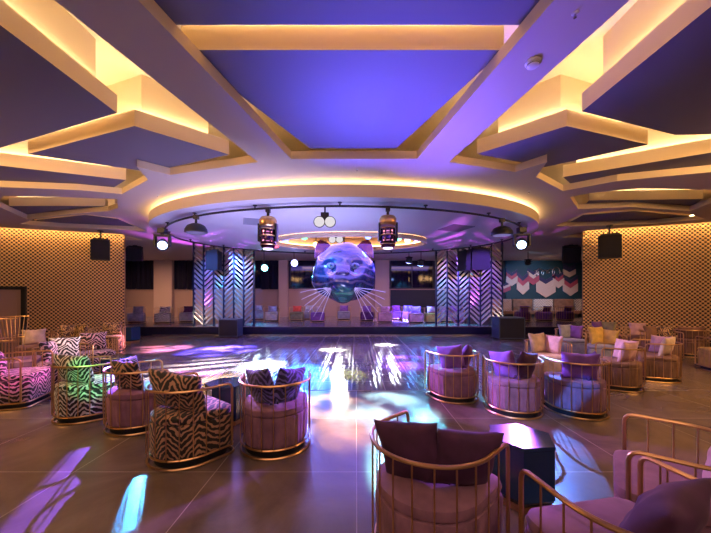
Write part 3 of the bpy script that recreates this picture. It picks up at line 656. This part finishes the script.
spot(sr, (XD(446, 14.75)-.8, 12.0, 3.6), (XD(446, 14.75), 14.75, 2.0), (0.02, 0.60, 1.0), 150, 24, 0.6)
spot(sl, (-8.6, 12.6, 0.6), (XD(224, 14.75), 14.75, 1.4), (1.0, 0.7, 0.35), 22, 60, 0.6)
spot(sr, (XD(470, 14.75)+.6, 11.6, 3.7), (XD(470, 14.75), 14.75, 2.2), (0.25, 0.10, 1.0), 260, 60, 0.6)
spot(sr, (XD(445, 14.75), 16.2, 3.8), (XD(448, 14.75), 14.6, 1.5), (0.05, 0.5, 1.0), 420, 70, 0.6)
spot(sr, (XD(465, 14.75), 16.2, 0.7), (XD(465, 14.75), 14.6, 2.6), (0.75, 0.1, 1.0), 150, 70, 0.6)
spot(sr, (8.0, 12.4, 0.6), (XD(490, 14.75), 14.75, 1.4), (1.0, 0.7, 0.45), 22, 60, 0.6)
# ------------------------------------------------------------------ loudspeakers
def speaker(x, y, z, wd, ht, dp, label, rz=0.0, tilt=0.0, hang=0.0, group='hung black loudspeakers'):
    t = thing('loudspeaker', label, 'loudspeaker', (x, y, z), rz, group)
    R = Matrix.Rotation(tilt, 3, 'X')
    bm = bmesh.new(); box(bm, R @ Vector((0, 0, ht/2)), (wd, dp, ht), R, 0.02); obj('cabinet', bm, BLKM, t)
    bm = bmesh.new(); box(bm, R @ Vector((0, -dp/2-.004, ht/2)), (wd*.9, 0.012, ht*.92), R); obj('grille', bm, GRILL, t)
    if hang > 0:
        bm = bmesh.new(); cyl(bm, (0, 0, ht*.95), (0, 0, ht+hang), 0.03); box(bm, (0, 0, ht+.05), (wd*.8, .06, .05)); cyl(bm, (0, 0, ht+hang-.03), (0, 0, ht+hang), .1); obj('hanging_bracket', bm, BLACK, t)
    return t
def hung(px, pyb, d_, wd, ht, dp, label, rz=0, tilt=0):
    z = H+(HY-pyb)*d_/FPX
    speaker(XD(px, d_), d_, z, wd, ht, dp, label, rz, tilt, max(0.05, H+ZS-z-ht-.002))
hung(100.5, 260, 12.2, 0.58, 0.76, 0.4, 'black loudspeaker hung before the left lattice wall', 0.62)
hung(609.5, 258, 11.3, 0.66, 0.80, 0.4, 'black loudspeaker hung before the right lattice wall', -0.62)
hung(135, 260, 15.6, 0.66, 0.62, 0.6, 'tilted dark loudspeaker right of the left lattice wall, high up', 0.5, 0.3)
hung(571, 262, 15.4, 0.72, 0.75, 0.6, 'tilted dark loudspeaker left of the right lattice wall, high up', -0.5, 0.3)
hung(214, 270, 14.2, 0.52, 0.85, 0.5, 'tall black loudspeaker hung before the left chevron screen')
hung(464, 271, 14.0, 0.30, 0.9, 0.5, 'narrow black loudspeaker hung before the right chevron screen', 0.5)
hung(479, 270, 14.1, 0.80, 0.95, 0.5, 'big square black loudspeaker hung before the right chevron screen')
# sub-woofer cabinets before the stage
SUBM = mat('grey_blue_cabinet', (0.05, 0.07, 0.11), 0.35)
def subw(px, d_, wd, ht, dp, label):
    t = thing('bass_cabinet', label, 'loudspeaker', (XD(px, d_), d_, 0.0), 0, 'bass cabinets at the stage front')
    for sx in (-1, 1):
        for sy in (-1, 1):
            bm = bmesh.new(); cyl(bm, (sx*wd*.42, sy*dp*.4, 0.006), (sx*wd*.42, sy*dp*.4, 0.06), .03); obj('foot', bm, BLACK, t)
    bm = bmesh.new(); box(bm, (0, 0, .06+ht/2), (wd, dp, ht), bev=.015); obj('cabinet', bm, SUBM, t)
    bm = bmesh.new(); box(bm, (0, -dp/2-.004, .06+ht/2), (wd*.92, .012, ht*.9)); obj('grille', bm, GRILL, t)
subw(508, 13.0, 1.05, 0.86, 0.7, 'dark grey-blue cabinet on the floor below the right chevron screen')
subw(231, 13.7, 0.82, 0.74, 0.6, 'blue-lit cabinet on the floor below the left chevron screen')
# ------------------------------------------------------------------ ceiling small parts
sx_ = U(533, 62, ZS)
sd = thing('smoke_detector', 'round white smoke detector on the right sloping ceiling beam', 'smoke detector', (sx_.x, sx_.y, H+ZS))
WPL = mat('white_plastic', (0.75, 0.73, 0.72), 0.4)
bm = bmesh.new(); loft(bm, [ell(r, r, 28, z) for r, z in ((0.082, -0.001), (0.082, -0.016), (0.072, -0.024))]); obj('base_plate', bm, WPL, sd, True)
bm = bmesh.new(); loft(bm, [ell(r, r, 28, z) for r, z in ((0.062, -0.0245), (0.064, -0.045), (0.045, -0.06), (0.015, -0.064))]); obj('sensor_cap', bm, WPL, sd, True)
bm = bmesh.new(); tube(bm, ell(0.063, 0.063, 24, -0.036), 0.004, 6, True); obj('vent_ring', bm, BLACK, sd)
for px, py, lab in ((357, 169, 'small white sprinkler on the soffit above the middle of the disc'), (529, 191, 'small white sprinkler on the soffit, nearer one right of the disc'),
                    (547, 220, 'small white sprinkler on the soffit at the right end of the disc'), (158, 195, 'small white sprinkler on the soffit at the left end of the disc'), (575, 13, 'tiny dark sprinkler on the right sloping ceiling beam')):
    p = U(px, py, ZS); t = thing('sprinkler', lab, 'sprinkler', (p.x, p.y, H+ZS), 0, 'small ceiling sprinklers')
    bm = bmesh.new(); loft(bm, [ell(r, r, 16, z) for r, z in ((0.03, -0.001), (0.027, -0.01), (0.018, -0.014))]); obj('rosette', bm, WPL, t, True)
    bm = bmesh.new(); cyl(bm, (0, 0, -.014), (0, 0, -.045), .008, .014, 10); obj('nozzle', bm, STEEL, t)
GRL = mat('vent_grey', (0.30, 0.30, 0.36), 0.6)
for px, py, lab in ((456, 228, 'square flush vent on the disc underside, right of the oval opening'), (258, 222, 'oblong flush vent on the disc underside, left of the barrel head')):
    p = U(px, py, ZD); t = thing('ceiling_vent', lab, 'vent', (p.x, p.y, H+ZD), 0.35, 'flush vents on the disc')
    bm = bmesh.new(); box(bm, (0, 0, -.008), (.8, .8, .014)); obj('vent_frame', bm, GRL, t)
    bm = bmesh.new(); [box(bm, (0, -.33+.11*i, -.02), (.72, .05, .008)) for i in range(7)]; obj('vent_slats', bm, GRL, t)
# ------------------------------------------------------------------ round rail-back chairs
def uplan(r, f, flute=0.0, nf=40, rc=0.10):
    """horseshoe outline: half circle at the back (-Y), straight to y=f with rounded front corners, CCW"""
    pts = []
    n = 72
    for i in range(n+1):
        a = PI+PI*i/n; rr = r-flute*abs(math.sin(a*nf/2))
        pts.append((rr*math.cos(a), rr*math.sin(a)))
    m = 10
    for i in range(1, m): pts.append((r-flute*abs(math.sin(i*1.57)), (f-rc)*i/m))
    for i in range(9): a = PI/2*i/8; pts.append((r-rc+rc*math.cos(a), f-rc+rc*math.sin(a)))
    for i in range(9): a = PI/2+PI/2*i/8; pts.append((-r+rc+rc*math.cos(a), f-rc+rc*math.sin(a)))
    for i in range(m-1, 0, -1): pts.append((-r+flute*abs(math.sin(i*1.57)), (f-rc)*i/m))
    return pts
def uring(r, f, z, **k): return [Vector((x, y, z)) for x, y in uplan(r, f, **k)]
CH = {}
def chair_meshes(fab):
    if fab in CH: return CH[fab]
    m = FABN[fab]; d = {}; flu = 0.010 if 'zebra' not in fab and fab != 'leopard' else 0.0
    bm = bmesh.new(); loft(bm, [uring(.335, .30, .012), uring(.335, .30, .088)]); d['plinth'] = finish('plinth', bm, BLACK)
    bm = bmesh.new(); loft(bm, [uring(.335, .31, .092), uring(.352, .335, .10, flute=flu), uring(.358, .34, .14, flute=flu), uring(.366, .345, .28, flute=flu), uring(.370, .348, .40, flute=flu), uring(.362, .34, .425, flute=flu*.4), uring(.33, .31, .43)])
    d['seat_drum'] = finish('seat_drum', bm, m, True)
    bm = bmesh.new(); loft(bm, [uring(.33, .31, .432), uring(.355, .342, .44), uring(.362, .35, .47), uring(.355, .342, .50), uring(.325, .31, .517), uring(.2, .18, .525, rc=.07)])
    d['seat_cushion'] = finish('seat_cushion', bm, m, True)
    bm = bmesh.new(); tube(bm, uring(.385, .345, .016), .013, 6, True); d['base_ring'] = finish('base_ring', bm, GOLD, True)
    bm = bmesh.new(); tube(bm, uring(.372, .345, .095), .011, 6, True); d['trim_ring'] = finish('trim_ring', bm, GOLD, True)
    pts = []; R = .395; zr = .775; n = 36
    pts += [Vector((-R, .28, z)) for z in (.10, .35, zr-.06)]
    pts += [Vector((-R, .28-.05*(1-math.cos(a)), zr-.06+.06*math.sin(a))) for a in (.5, 1.0, PI/2)]
    pts += [Vector((-R, .1, zr))]
    pts += [Vector((R*math.cos(PI+PI*i/n), R*math.sin(PI+PI*i/n), zr)) for i in range(n+1)]
    pts += [Vector((R, .1, zr))]
    pts += [Vector((R, .28-.05*(1-math.cos(a)), zr-.06+.06*math.sin(a))) for a in (PI/2, 1.0, .5)]
    pts += [Vector((R, .28, z)) for z in (zr-.06, .35, .10)]
    bm = bmesh.new(); tube(bm, pts, .0135, 8); d['back_rail'] = finish('back_rail', bm, GOLD, True)
    bm = bmesh.new(); tube(bm, [(0, 0, .10), (0, 0, zr-.01)], .0055, 6); d['spindle'] = finish('spindle', bm, GOLD, True)
    CH[fab] = d; return d
SPIN = []
for i in range(11): a = PI+PI*i/10; SPIN.append((.393*math.cos(a), .393*math.sin(a)))
SPIN += [(-.393, .14), (.393, .14)]
chairs = {}
def chair(key, x, y, f, fab, label, group=None, z=0.0, sc=1.0):
    rz = math.atan2(-f[0], f[1])
    t = thing('barrel_chair', label, 'chair', (x, y, z), rz, group); t.scale = (sc, sc, sc)
    d = chair_meshes(fab)
    for nm in ('plinth', 'seat_drum', 'seat_cushion', 'base_ring', 'trim_ring', 'back_rail'): new(nm, d[nm], t)
    for sx, sy in SPIN: s = new('spindle', d['spindle'], t); s.location = (sx, sy, 0)
    chairs[key] = (x, y, rz, z, sc); return t
CU = {}
def cushion_mesh(fab, wd, ht, th, seed):
    key = (fab, wd, ht, th, seed)
    if key in CU: return CU[key]
    bm = bmesh.new(); n = 18; F, B = {}, {}
    for i in range(n+1):
        for j in range(n+1):
            u, v = -1+2*i/n, -1+2*j/n
            uu = math.sin(u*PI/2)*.55+u*.45; vv = math.sin(v*PI/2)*.55+v*.45
            px = uu*(1-.10*(1-vv*vv)); pz = vv*(1-.10*(1-uu*uu))
            t_ = ((1-uu**2)*(1-vv**2))**.42 if abs(uu) < 1 and abs(vv) < 1 else 0
            nz = noise.noise(Vector((uu*1.6+seed*3.1, vv*1.6, seed)))*.22+noise.noise(Vector((uu*4+seed, vv*4, seed*2)))*.07
            hgt = th/2*t_*(1+nz)
            e = noise.noise(Vector((uu*2, vv*2, seed*5+9)))*.02
            F[i, j] = bm.verts.new((px*wd/2+e*wd, hgt, pz*ht/2+e*.5))
            edge = i in (0, n) or j in (0, n)
            B[i, j] = F[i, j] if edge else bm.verts.new((px*wd/2+e*wd, -hgt*.95, pz*ht/2+e*.5))
    for i in range(n):
        for j in range(n):
            bm.faces.new((F[i, j], F[i, j+1], F[i+1, j+1], F[i+1, j])); q = (B[i, j], B[i+1, j], B[i+1, j+1], B[i, j+1])
            if len(set(q)) > 2:
                try: bm.faces.new(list(dict.fromkeys(q)))
                except ValueError: pass
    me = finish('throw_cushion', bm, FABN[fab])
    for p in me.polygons: p.use_smooth = True
    CU[key] = me; return me
def cushion(key, phi, fab, label, wd=.42, ht=.40, th=.17, r=.19, tilt=14, roll=0, dz=0, group=None, wp=None):
    x, y, rz, z, sc = chairs[key]; p = math.radians(phi); c, s = math.cos(rz), math.sin(rz)
    lx, ly = r*math.sin(p), -r*math.cos(p)
    o = new('throw_cushion', cushion_mesh(fab, wd, ht, th, len(CU) % 5))
    o.location = (x+(lx*c-ly*s)*sc, y+(lx*s+ly*c)*sc, z+(.525+ht*.5*math.cos(math.radians(tilt))*.93+dz)*sc)
    o.rotation_euler = (Matrix.Rotation(rz+p, 3, 'Z') @ Matrix.Rotation(math.radians(tilt), 3, 'X') @ Matrix.Rotation(math.radians(roll), 3, 'Y')).to_euler()
    o.scale = (sc, sc, sc)
    if wp:
        o.location.x, o.location.y = x+wp[0], y+wp[1]
        o.rotation_euler = (Matrix.Rotation(wp[2], 3, 'Z') @ Matrix.Rotation(math.radians(tilt), 3, 'X') @ Matrix.Rotation(math.radians(roll), 3, 'Y')).to_euler()
    tag(o, label, 'cushion', group or 'throw cushions on the chairs'); return o
def at(px, d_): return XD(px, d_), d_
G1, G2, G3, G4 = 'tiger-stripe and zebra chairs at the left', 'mauve chairs in the middle', 'chairs at the right', 'far chairs on the stage platform'
# left group
chair('a', *at(16, 5.1), (.95, .30), 'pink zebra', 'pink-lit zebra chair cut by the left edge of the photo', G1)
cushion('a', 30, 'pink zebra', 'pink zebra cushion on the chair at the left edge', .52, .40)
chair('b', *at(89, 4.6), (.75, .66), 'white zebra', 'green-lit zebra chair, second from the left in the front row', G1)
cushion('b', 32, 'white zebra', 'wide green-lit zebra cushion leaning in the green-lit chair', .66, .42, .22)
chair('c', *at(141, 4.25), (.80, .60), 'plum', 'plum velvet chair half hidden behind the brown tiger-stripe chair', G1)
cushion('c', 38, 'zebra', 'brown zebra cushion, right one on the plum velvet chair at left'); cushion('c', -40, 'white zebra', 'pale zebra cushion, left one on the plum velvet chair at left')
chair('d', *at(189, 3.47), (.62, .78), 'zebra', 'brown tiger-stripe chair in front at the left, back to viewer', G1)
cushion('d', 20, 'zebra', 'wide tiger-stripe cushion standing in the brown tiger-stripe chair', .70, .44, .24, .15, 16, 4)
chair('e', *at(276, 3.68), (-.18, .98), 'mauve', 'mauve chair with navy zebra cushions left of the centre line', G2)
cushion('e', -47, 'navy zebra', 'navy zebra cushion, left one in the mauve chair left of centre', .43, .42, .18, .20, 12, -10); cushion('e', 47, 'navy zebra', 'navy zebra cushion, right one in the mauve chair left of centre', .43, .42, .18, .20, 12, 10)
chair('f', *at(454, 5.42), (-.30, .95), 'mauve', 'mauve chair on the dance floor edge, leftmost of three in the right row', G2)
cushion('f', -47, 'violet', 'violet cushion, left one in the leftmost of three right-hand mauve chairs', .43, .42, .18, .20, 12, -10); cushion('f', 47, 'purple', 'dark purple cushion, right one in the leftmost of three mauve chairs', .43, .42, .18, .20, 12, 10)
chair('g', *at(513, 4.78), (.28, .96), 'mauve', 'mauve chair directly behind the front hexagonal table, middle of three', G2)
cushion('g', -47, 'violet', 'violet cushion, left one in the middle of three mauve chairs', .43, .42, .18, .20, 12, -10); cushion('g', 47, 'aubergine', 'dark aubergine cushion, right one in the middle of three mauve chairs', .43, .42, .18, .20, 12, 10)
chair('h', *at(576, 4.75), (.12, .99), 'mauve', 'mauve chair with blue light patch, rightmost of three in the row', G2)
cushion('h', -16, 'violet', 'wide violet cushion in the rightmost of three mauve chairs', .48, .42); cushion('h', 62, 'purple', 'purple cushion at the right side of the rightmost of three mauve chairs', .40, .40)
chair('i', .50, 2.12, (.72, .69), 'mauve', 'large mauve chair at bottom centre, nearest the viewer', G2)
cushion('i', -38, 'aubergine', 'dark aubergine cushion, left one in the nearest bottom-centre chair', .44, .42, .17, .2, 12, -8, wp=(-.15, -.08, -.5))
cushion('i', 50, 'aubergine', 'dark aubergine cushion, right one in the nearest bottom-centre chair', .44, .40, .19, .2, 16, 8, wp=(.17, -.15, .12))
chair('j', 1.34, 1.52, (-.18, 1), 'mauve', 'mauve chair cut by the bottom right edge, gold rail foremost', G3)
cushion('j', 20, 'aubergine', 'big dark purple cushion in the chair at the bottom right corner', .52, .40, .2, .10, 30)
chair('k', 2.12, 2.05, (-.78, .63), 'mauve', 'mauve chair at the right edge, seat facing the hexagonal table', G3)
cushion('k', -15, 'pink', 'pink cushion in the chair at the right edge', .40, .40)
# right middle group
chair('l', *at(617, 6.05), (-.85, .5), 'brown', 'brown velvet chair with pink cushions right of the three mauve chairs', G3)
cushion('l', -42, 'pink', 'pink cushion, left one on the brown velvet chair'); cushion('l', 42, 'pink', 'pink cushion, right one on the brown velvet chair')
chair('m', *at(655, 6.65), (-.9, .42), 'brown', 'brown velvet chair with tan cushions, behind the one with pink cushions', G3)
cushion('m', -38, 'beige', 'tan cushion, left one on the rear brown velvet chair', .46); cushion('m', 42, 'pink', 'dusty pink cushion, right one on the rear brown velvet chair')
chair('n', *at(546, 6.7), (-.35, -.94), 'beige', 'beige velvet chair facing the viewer with beige and pink cushions', G3)
cushion('n', 40, 'beige', 'square beige cushion on the beige chair facing the viewer', .46, .44); cushion('n', -50, 'pink', 'pink cushion on the beige chair facing the viewer')
chair('o', *at(604, 8.0), (-.5, -.86), 'grey', 'grey chair with mustard cushions behind the brown chairs', G3)
cushion('o', 42, 'yellow', 'mustard cushion, left one in the grey chair', .46, .46); cushion('o', -42, 'yellow', 'mustard cushion, right one in the grey chair', .44, .40)
chair('p', *at(571, 9.2), (-.45, -.89), 'grey', 'grey chair with grey cushions beyond the beige chair', G3)
cushion('p', 36, 'grey', 'grey cushion, left one in the chair beyond the beige chair', .46, .42); cushion('p', -40, 'violet', 'lilac cushion, right one in the chair beyond the beige chair', .42, .4)
chair('q', *at(604, 10.4), (-.3, -.95), 'plum', 'plum chair with violet cushion close to the right lattice wall', G3)
cushion('q', 36, 'violet', 'violet cushion in the plum chair near the right lattice wall', .46, .42)
cushion('q', -46, 'olive', 'olive cushion in the plum chair near the right lattice wall', .5, .42)
chair('r', *at(641, 9.8), (-.3, -.95), 'brown', 'gold-railed chair with one pink cushion near the right lattice wall', G3)
cushion('r', 0, 'pink', 'single pink cushion near the right lattice wall', .46, .42)
chair('s', *at(659, 8.75), (-.4, -.92), 'brown', 'brown chair with brown cushions before the right lattice wall', G3)
cushion('s', 34, 'brown', 'brown cushion, left one before the right lattice wall', .46, .42); cushion('s', -40, 'leopard', 'tan-brown cushion, right one before the right lattice wall', .46, .42)
chair('t', *at(689, 9.3), (.6, .8), 'brown', 'dark brown chair standing alone near the right lattice wall', G3)
cushion('t', 0, 'brown', 'dark brown cushion on the lone dark chair', .56, .38)
chair('u', *at(726, 7.3), (.3, .95), 'yellow', 'yellow-lit chair cut by the right edge of the photo', G3)  # yellow light on this chair is put into its fabric colour
cushion('u', -20, 'leopard', 'patterned cushion on the yellow-lit chair at the right edge', .5, .4)
# left rear group
chair('v', *at(62, 6.0), (.8, -.6), 'pink zebra', 'zebra chair with pale zebra cushion behind the green-lit chair', G1)
cushion('v', -20, 'white zebra', 'white zebra cushion on the chair behind the green-lit chair', .48, .44); cushion('v', 48, 'pink zebra', 'pink zebra cushion on the chair behind the green-lit chair', .42, .4)
chair('w', *at(93, 7.05), (.75, -.66), 'pink zebra', 'pink zebra chair behind the white zebra cushion', G1)
cushion('w', -10, 'pink zebra', 'pink zebra cushion on the farther pink zebra chair', .5, .42)
chair('x', *at(73, 9.2), (.5, -.86), 'leopard', 'leopard-pattern chair, left of a pair before the left lattice wall', G1)
cushion('x', 30, 'leopard', 'leopard cushion, leftmost before the left lattice wall', .48, .42); cushion('x', -40, 'leopard', 'leopard cushion, second from left before the left lattice wall', .46, .44)
chair('y', *at(110, 9.95), (.4, -.9), 'leopard', 'leopard-pattern chair, right of a pair before the left lattice wall', G1)
cushion('y', 0, 'leopard', 'leopard cushion, rightmost before the left lattice wall', .56, .42)
chair('z', *at(36, 8.0), (.7, -.7), 'brown', 'dark brown chair between the tall spoke chair and the leopard pair', G1)
cushion('z', 10, 'beige', 'tan cushion on the dark brown chair at left', .46, .40)
# tall spoke-back armchair
sp = thing('spoke_chair', 'tall gold spoke-back armchair with flared hourglass back at far left', 'chair', (*at(15, 6.5), 0), math.atan2(-.8, .6))
bm = bmesh.new(); loft(bm, [uring(.36, .34, .30), uring(.38, .36, .34), uring(.38, .36, .42), uring(.34, .32, .45)]); obj('seat', bm, MAUVE2, sp, True)
def uarc(r, z, n=22): return [Vector((r*math.cos(PI-.25+(PI+.5)*i/n), r*math.sin(PI-.25+(PI+.5)*i/n), z)) for i in range(n+1)]
for r, z, nm in ((.44, .012, 'base_ring'), (.36, .30, 'waist_ring'), (.36, .86, 'back_hoop'), (.50, 1.30, 'top_rail')):
    bm = bmesh.new(); tube(bm, uarc(r, z) if nm in ('top_rail', 'back_hoop') else ell(r, r, 40, z), .013, 8, nm in ('base_ring', 'waist_ring')); obj(nm, bm, GOLD, sp, True)
for i, (p0, p1, p2, p3) in enumerate(zip(uarc(.44, .012, 26), uarc(.36, .30, 26), uarc(.35, .86, 26), uarc(.50, 1.30, 26))):
    bm = bmesh.new(); tube(bm, [p0, p1, p2, p3], .0065, 6); obj('spoke', bm, GOLD, sp)
# ------------------------------------------------------------------ hexagonal tables
def hex_table(x, y, r, h, rz, label, z=0.0):
    t = thing('hexagonal_table', label, 'table', (x, y, z), rz, 'dark hexagonal side tables')
    hexa = lambda q, zz: [Vector((q*math.cos(PI/3*i), q*math.sin(PI/3*i), zz)) for i in range(6)]
    bm = bmesh.new(); loft(bm, [hexa(r*.93, .007), hexa(r*.93, .06)]); obj('plinth', bm, GOLD, t)
    bm = bmesh.new(); loft(bm, [hexa(r*.90, .062), hexa(r, .10), hexa(r, h-.035)]); obj('body', bm, TABLE, t)
    bm = bmesh.new(); loft(bm, [hexa(r*1.0, h-.033), hexa(r*1.02, h-.03), hexa(r*1.02, h-.006), hexa(r*1.005, h)]); obj('tabletop', bm, TABLE, t)
hex_table(1.40, 2.70, .27, .53, .15, 'glossy blue-black hexagonal table in front, between the mauve chairs')
hex_table(XD(228, 4.4), 4.4, .30, .53, .2, 'dark blue hexagonal table beside the mauve chair with navy cushions')
hex_table(XD(117, 6.4), 6.4, .30, .52, .1, 'black hexagonal table behind the left zebra chairs')
hex_table(XD(130, 12.2), 12.2, .36, .60, .2, 'black hexagonal table at the right end of the left lattice wall')
# ------------------------------------------------------------------ far seats on the platform
ZP_ = 0.41
far = [(258, 18.6, (.2, -1), 'grey', 'grey', 'grey chair far left on the platform beside the left chevron screen'),
       (272, 17.4, (.1, -1), 'beige', 'grey', 'pale chair with grey cushions on the platform, second from the left screen'),
       (297, 17.6, (.1, -1), 'olive', 'red', 'olive chair with a bright red cushion on the platform'),
       (309, 18.8, (0, -1), 'grey', 'grey', 'dark grey chair on the platform right of the red cushion'),
       (318, 17.0, (0, -1), 'violet', 'beige', 'violet chair with pale cushions below the striped head on the left'),
       (344, 18.4, (0, -1), 'grey', 'violet', 'dim grey chair on the platform straight below the striped head'),
       (367, 17.6, (0, -1), 'purple', 'violet', 'purple chair on the platform right of the striped head'),
       (385, 16.6, (-.1, -1), 'pink', 'pink', 'pink-lit chair on the platform, nearest right of the striped head'),
       (396, 18.6, (-.1, -1), 'purple', 'purple', 'dark purple chair on the platform behind the pink-lit one'),
       (408, 17.8, (-.1, -1), 'violet', 'navy zebra', 'blue-lit violet chair on the platform, middle of the right row'),
       (416, 16.2, (-.1, -1), 'pink', 'violet', 'pink chair with lilac cushion on the platform left of the yellow one'),
       (432, 16.3, (-.1, -1), 'yellow', 'pink', 'yellow chair with pink cushion beside the right chevron screen'),
       (444, 16.8, (-.1, -1), 'beige', 'pink', 'pale chair seen through the left panels of the right chevron screen'),
       (456, 17.4, (-.1, -1), 'pink', 'violet', 'pink chair seen through the middle of the right chevron screen'),
       (523, 17.6, (.1, 1), 'purple', 'violet', 'purple chair, left one in front of the mural booths'),
       (545, 17.6, (-.1, 1), 'violet', 'purple', 'violet chair, middle one in front of the mural booths'),
       (566, 17.8, (-.1, 1), 'purple', 'purple', 'dark purple chair, right one in front of the mural booths'),
       (164, 16.0, (.3, -.95), 'white zebra', 'white zebra', 'white zebra chair on the platform left of the left chevron screen'),
       (137, 16.4, (.3, -.95), 'grey', 'grey', 'gold-railed chair on the platform by the left lattice wall'),
       (188, 16.8, (.3, -.95), 'grey', 'aubergine', 'dark chair on the platform close behind the left chevron screen')]
for i, (px, d_, f, fab, cf, lab) in enumerate(far):
    chair('far%d' % i, *at(px, d_), f, fab, lab, G4, ZP_)
    cushion('far%d' % i, 0, cf, cf+' cushion in the '+' '.join(lab.split()[:11]), .50, .36, .16, .16, 16, group='cushions on the far chairs')
# booths and mural at the right of the far wall
stripe = zebra('diagonal_stripe_booth', (0.05, 0.03, 0.03), (0.75, 0.68, 0.62), 9.0, 0.0, 0.5, 1.0, 5.0)
stripeo = zebra('orange_stripe_booth', (0.10, 0.03, 0.02), (0.75, 0.42, 0.25), 9.0, 0.0, 0.5, 1.0, 5.0)
for x, m, lab in ((9.9, stripeo, 'orange diagonal-striped booth, leftmost under the mural'), (11.3, BROWN, 'brown leather booth, second from left under the mural'), (12.7, stripe, 'white diagonal-striped booth in the middle under the mural'),
               (14.1, BROWN, 'brown leather booth, second from right under the mural'), (15.5, stripe, 'white diagonal-striped booth, rightmost under the mural')):
    t = thing('booth_seat', lab, 'booth seat', (x, 21.2, ZP_), 0, 'booths under the mural')
    bm = bmesh.new(); box(bm, (0, 0.3, .62), (1.3, .18, 1.2), bev=.05); obj('backrest', bm, m, t, True)
    bm = bmesh.new(); box(bm, (0, -.12, .34), (1.3, .62, .22), bev=.05); obj('seat', bm, BROWN, t, True)
    bm = bmesh.new(); box(bm, (0, -.08, .115), (1.2, .5, .22)); obj('base', bm, BLACK, t)
MW = mat('mural_cream', (0.55, 0.42, 0.38), 0.6); MP = mat('mural_pink', (0.36, 0.06, 0.11), 0.6); MN = mat('mural_navy', (0.03, 0.03, 0.10), 0.5)
def shield(px, py, wd, ht, c1, c2, lab):
    wd *= 0.78; ht *= 0.68
    d_ = YF-0.06; x = XD(px, d_); z = H+(HY-py)*d_/FPX
    t = thing('chevron_plaque', lab, 'wall ornament', (x, d_, z), 0, 'chevron shield plaques of the mural')
    def strip(z0, z1, m, nm, y):
        bm = bmesh.new(); a = wd/2; s = ht*.3
        p = [(-a, z0), (0, z0-s), (a, z0), (a, z1), (0, z1-s), (-a, z1)]
        v0 = [bm.verts.new((q[0], 0, q[1])) for q in p]; v1 = [bm.verts.new((q[0], -.05-y, q[1])) for q in p]
        for A in (v0, v1):
            bm.faces.new((A[0], A[1], A[4], A[5])); bm.faces.new((A[1], A[2], A[3], A[4]))
        for i in range(6): bm.faces.new((v0[i], v0[(i+1) % 6], v1[(i+1) % 6], v1[i]))
        obj(nm, bm, m, t)
    strip(0, ht*.45, c1, 'lower_chevron', .02); strip(ht*.46, ht*.72, c2, 'upper_chevron', .0); strip(ht*.73, ht*.95, MN, 'top_chevron', .0)
for a in ((504, 290, 1.1, .9, MP, MW, 'small red plaque at the lower left of the mural'), (511.5, 282, 1.0, 1.4, MW, MP, 'cream and red plaque, leftmost high on the mural'), (522.5, 289, 1.1, 1.9, MW, MP, 'long cream plaque, second from left on the mural'),
          (533, 281, 1.0, 1.4, MP, MW, 'red and cream plaque left of the big central one'), (545.5, 292, 1.7, 1.9, MW, MW, 'largest cream plaque in the middle of the mural'), (558, 284, 1.0, 1.4, MW, MP, 'cream and red plaque right of the big central one'),
          (570, 291, 1.3, 1.7, MW, MP, 'cream and red plaque at the lower right of the mural'), (569, 274, 1.1, 1.1, MW, MN, 'pale plaque at the upper right of the mural')):
    shield(*a)
# looping silver line ornament over the central plaque
pts = []
for i in range(90):
    u = i/89; pts.append(Vector((-.85+1.7*u+.16*math.sin(u*2*PI*4.5), -.06, .25*math.cos(u*2*PI*4.5)*(0.7+.3*math.sin(u*9))+.16*u)))
bm = bmesh.new(); tube(bm, pts, .035, 6)
tag(obj('wire_flourish', bm, STEEL, smooth=True, loc=(XD(546, YF-.06), YF-.06, H+(HY-273)*(YF-.06)/FPX)), 'looping silver script-like flourish above the central mural plaque', 'wall ornament')
# low platform-front light patches come partly from added beams without fixtures
bpy.context.view_layer.update()
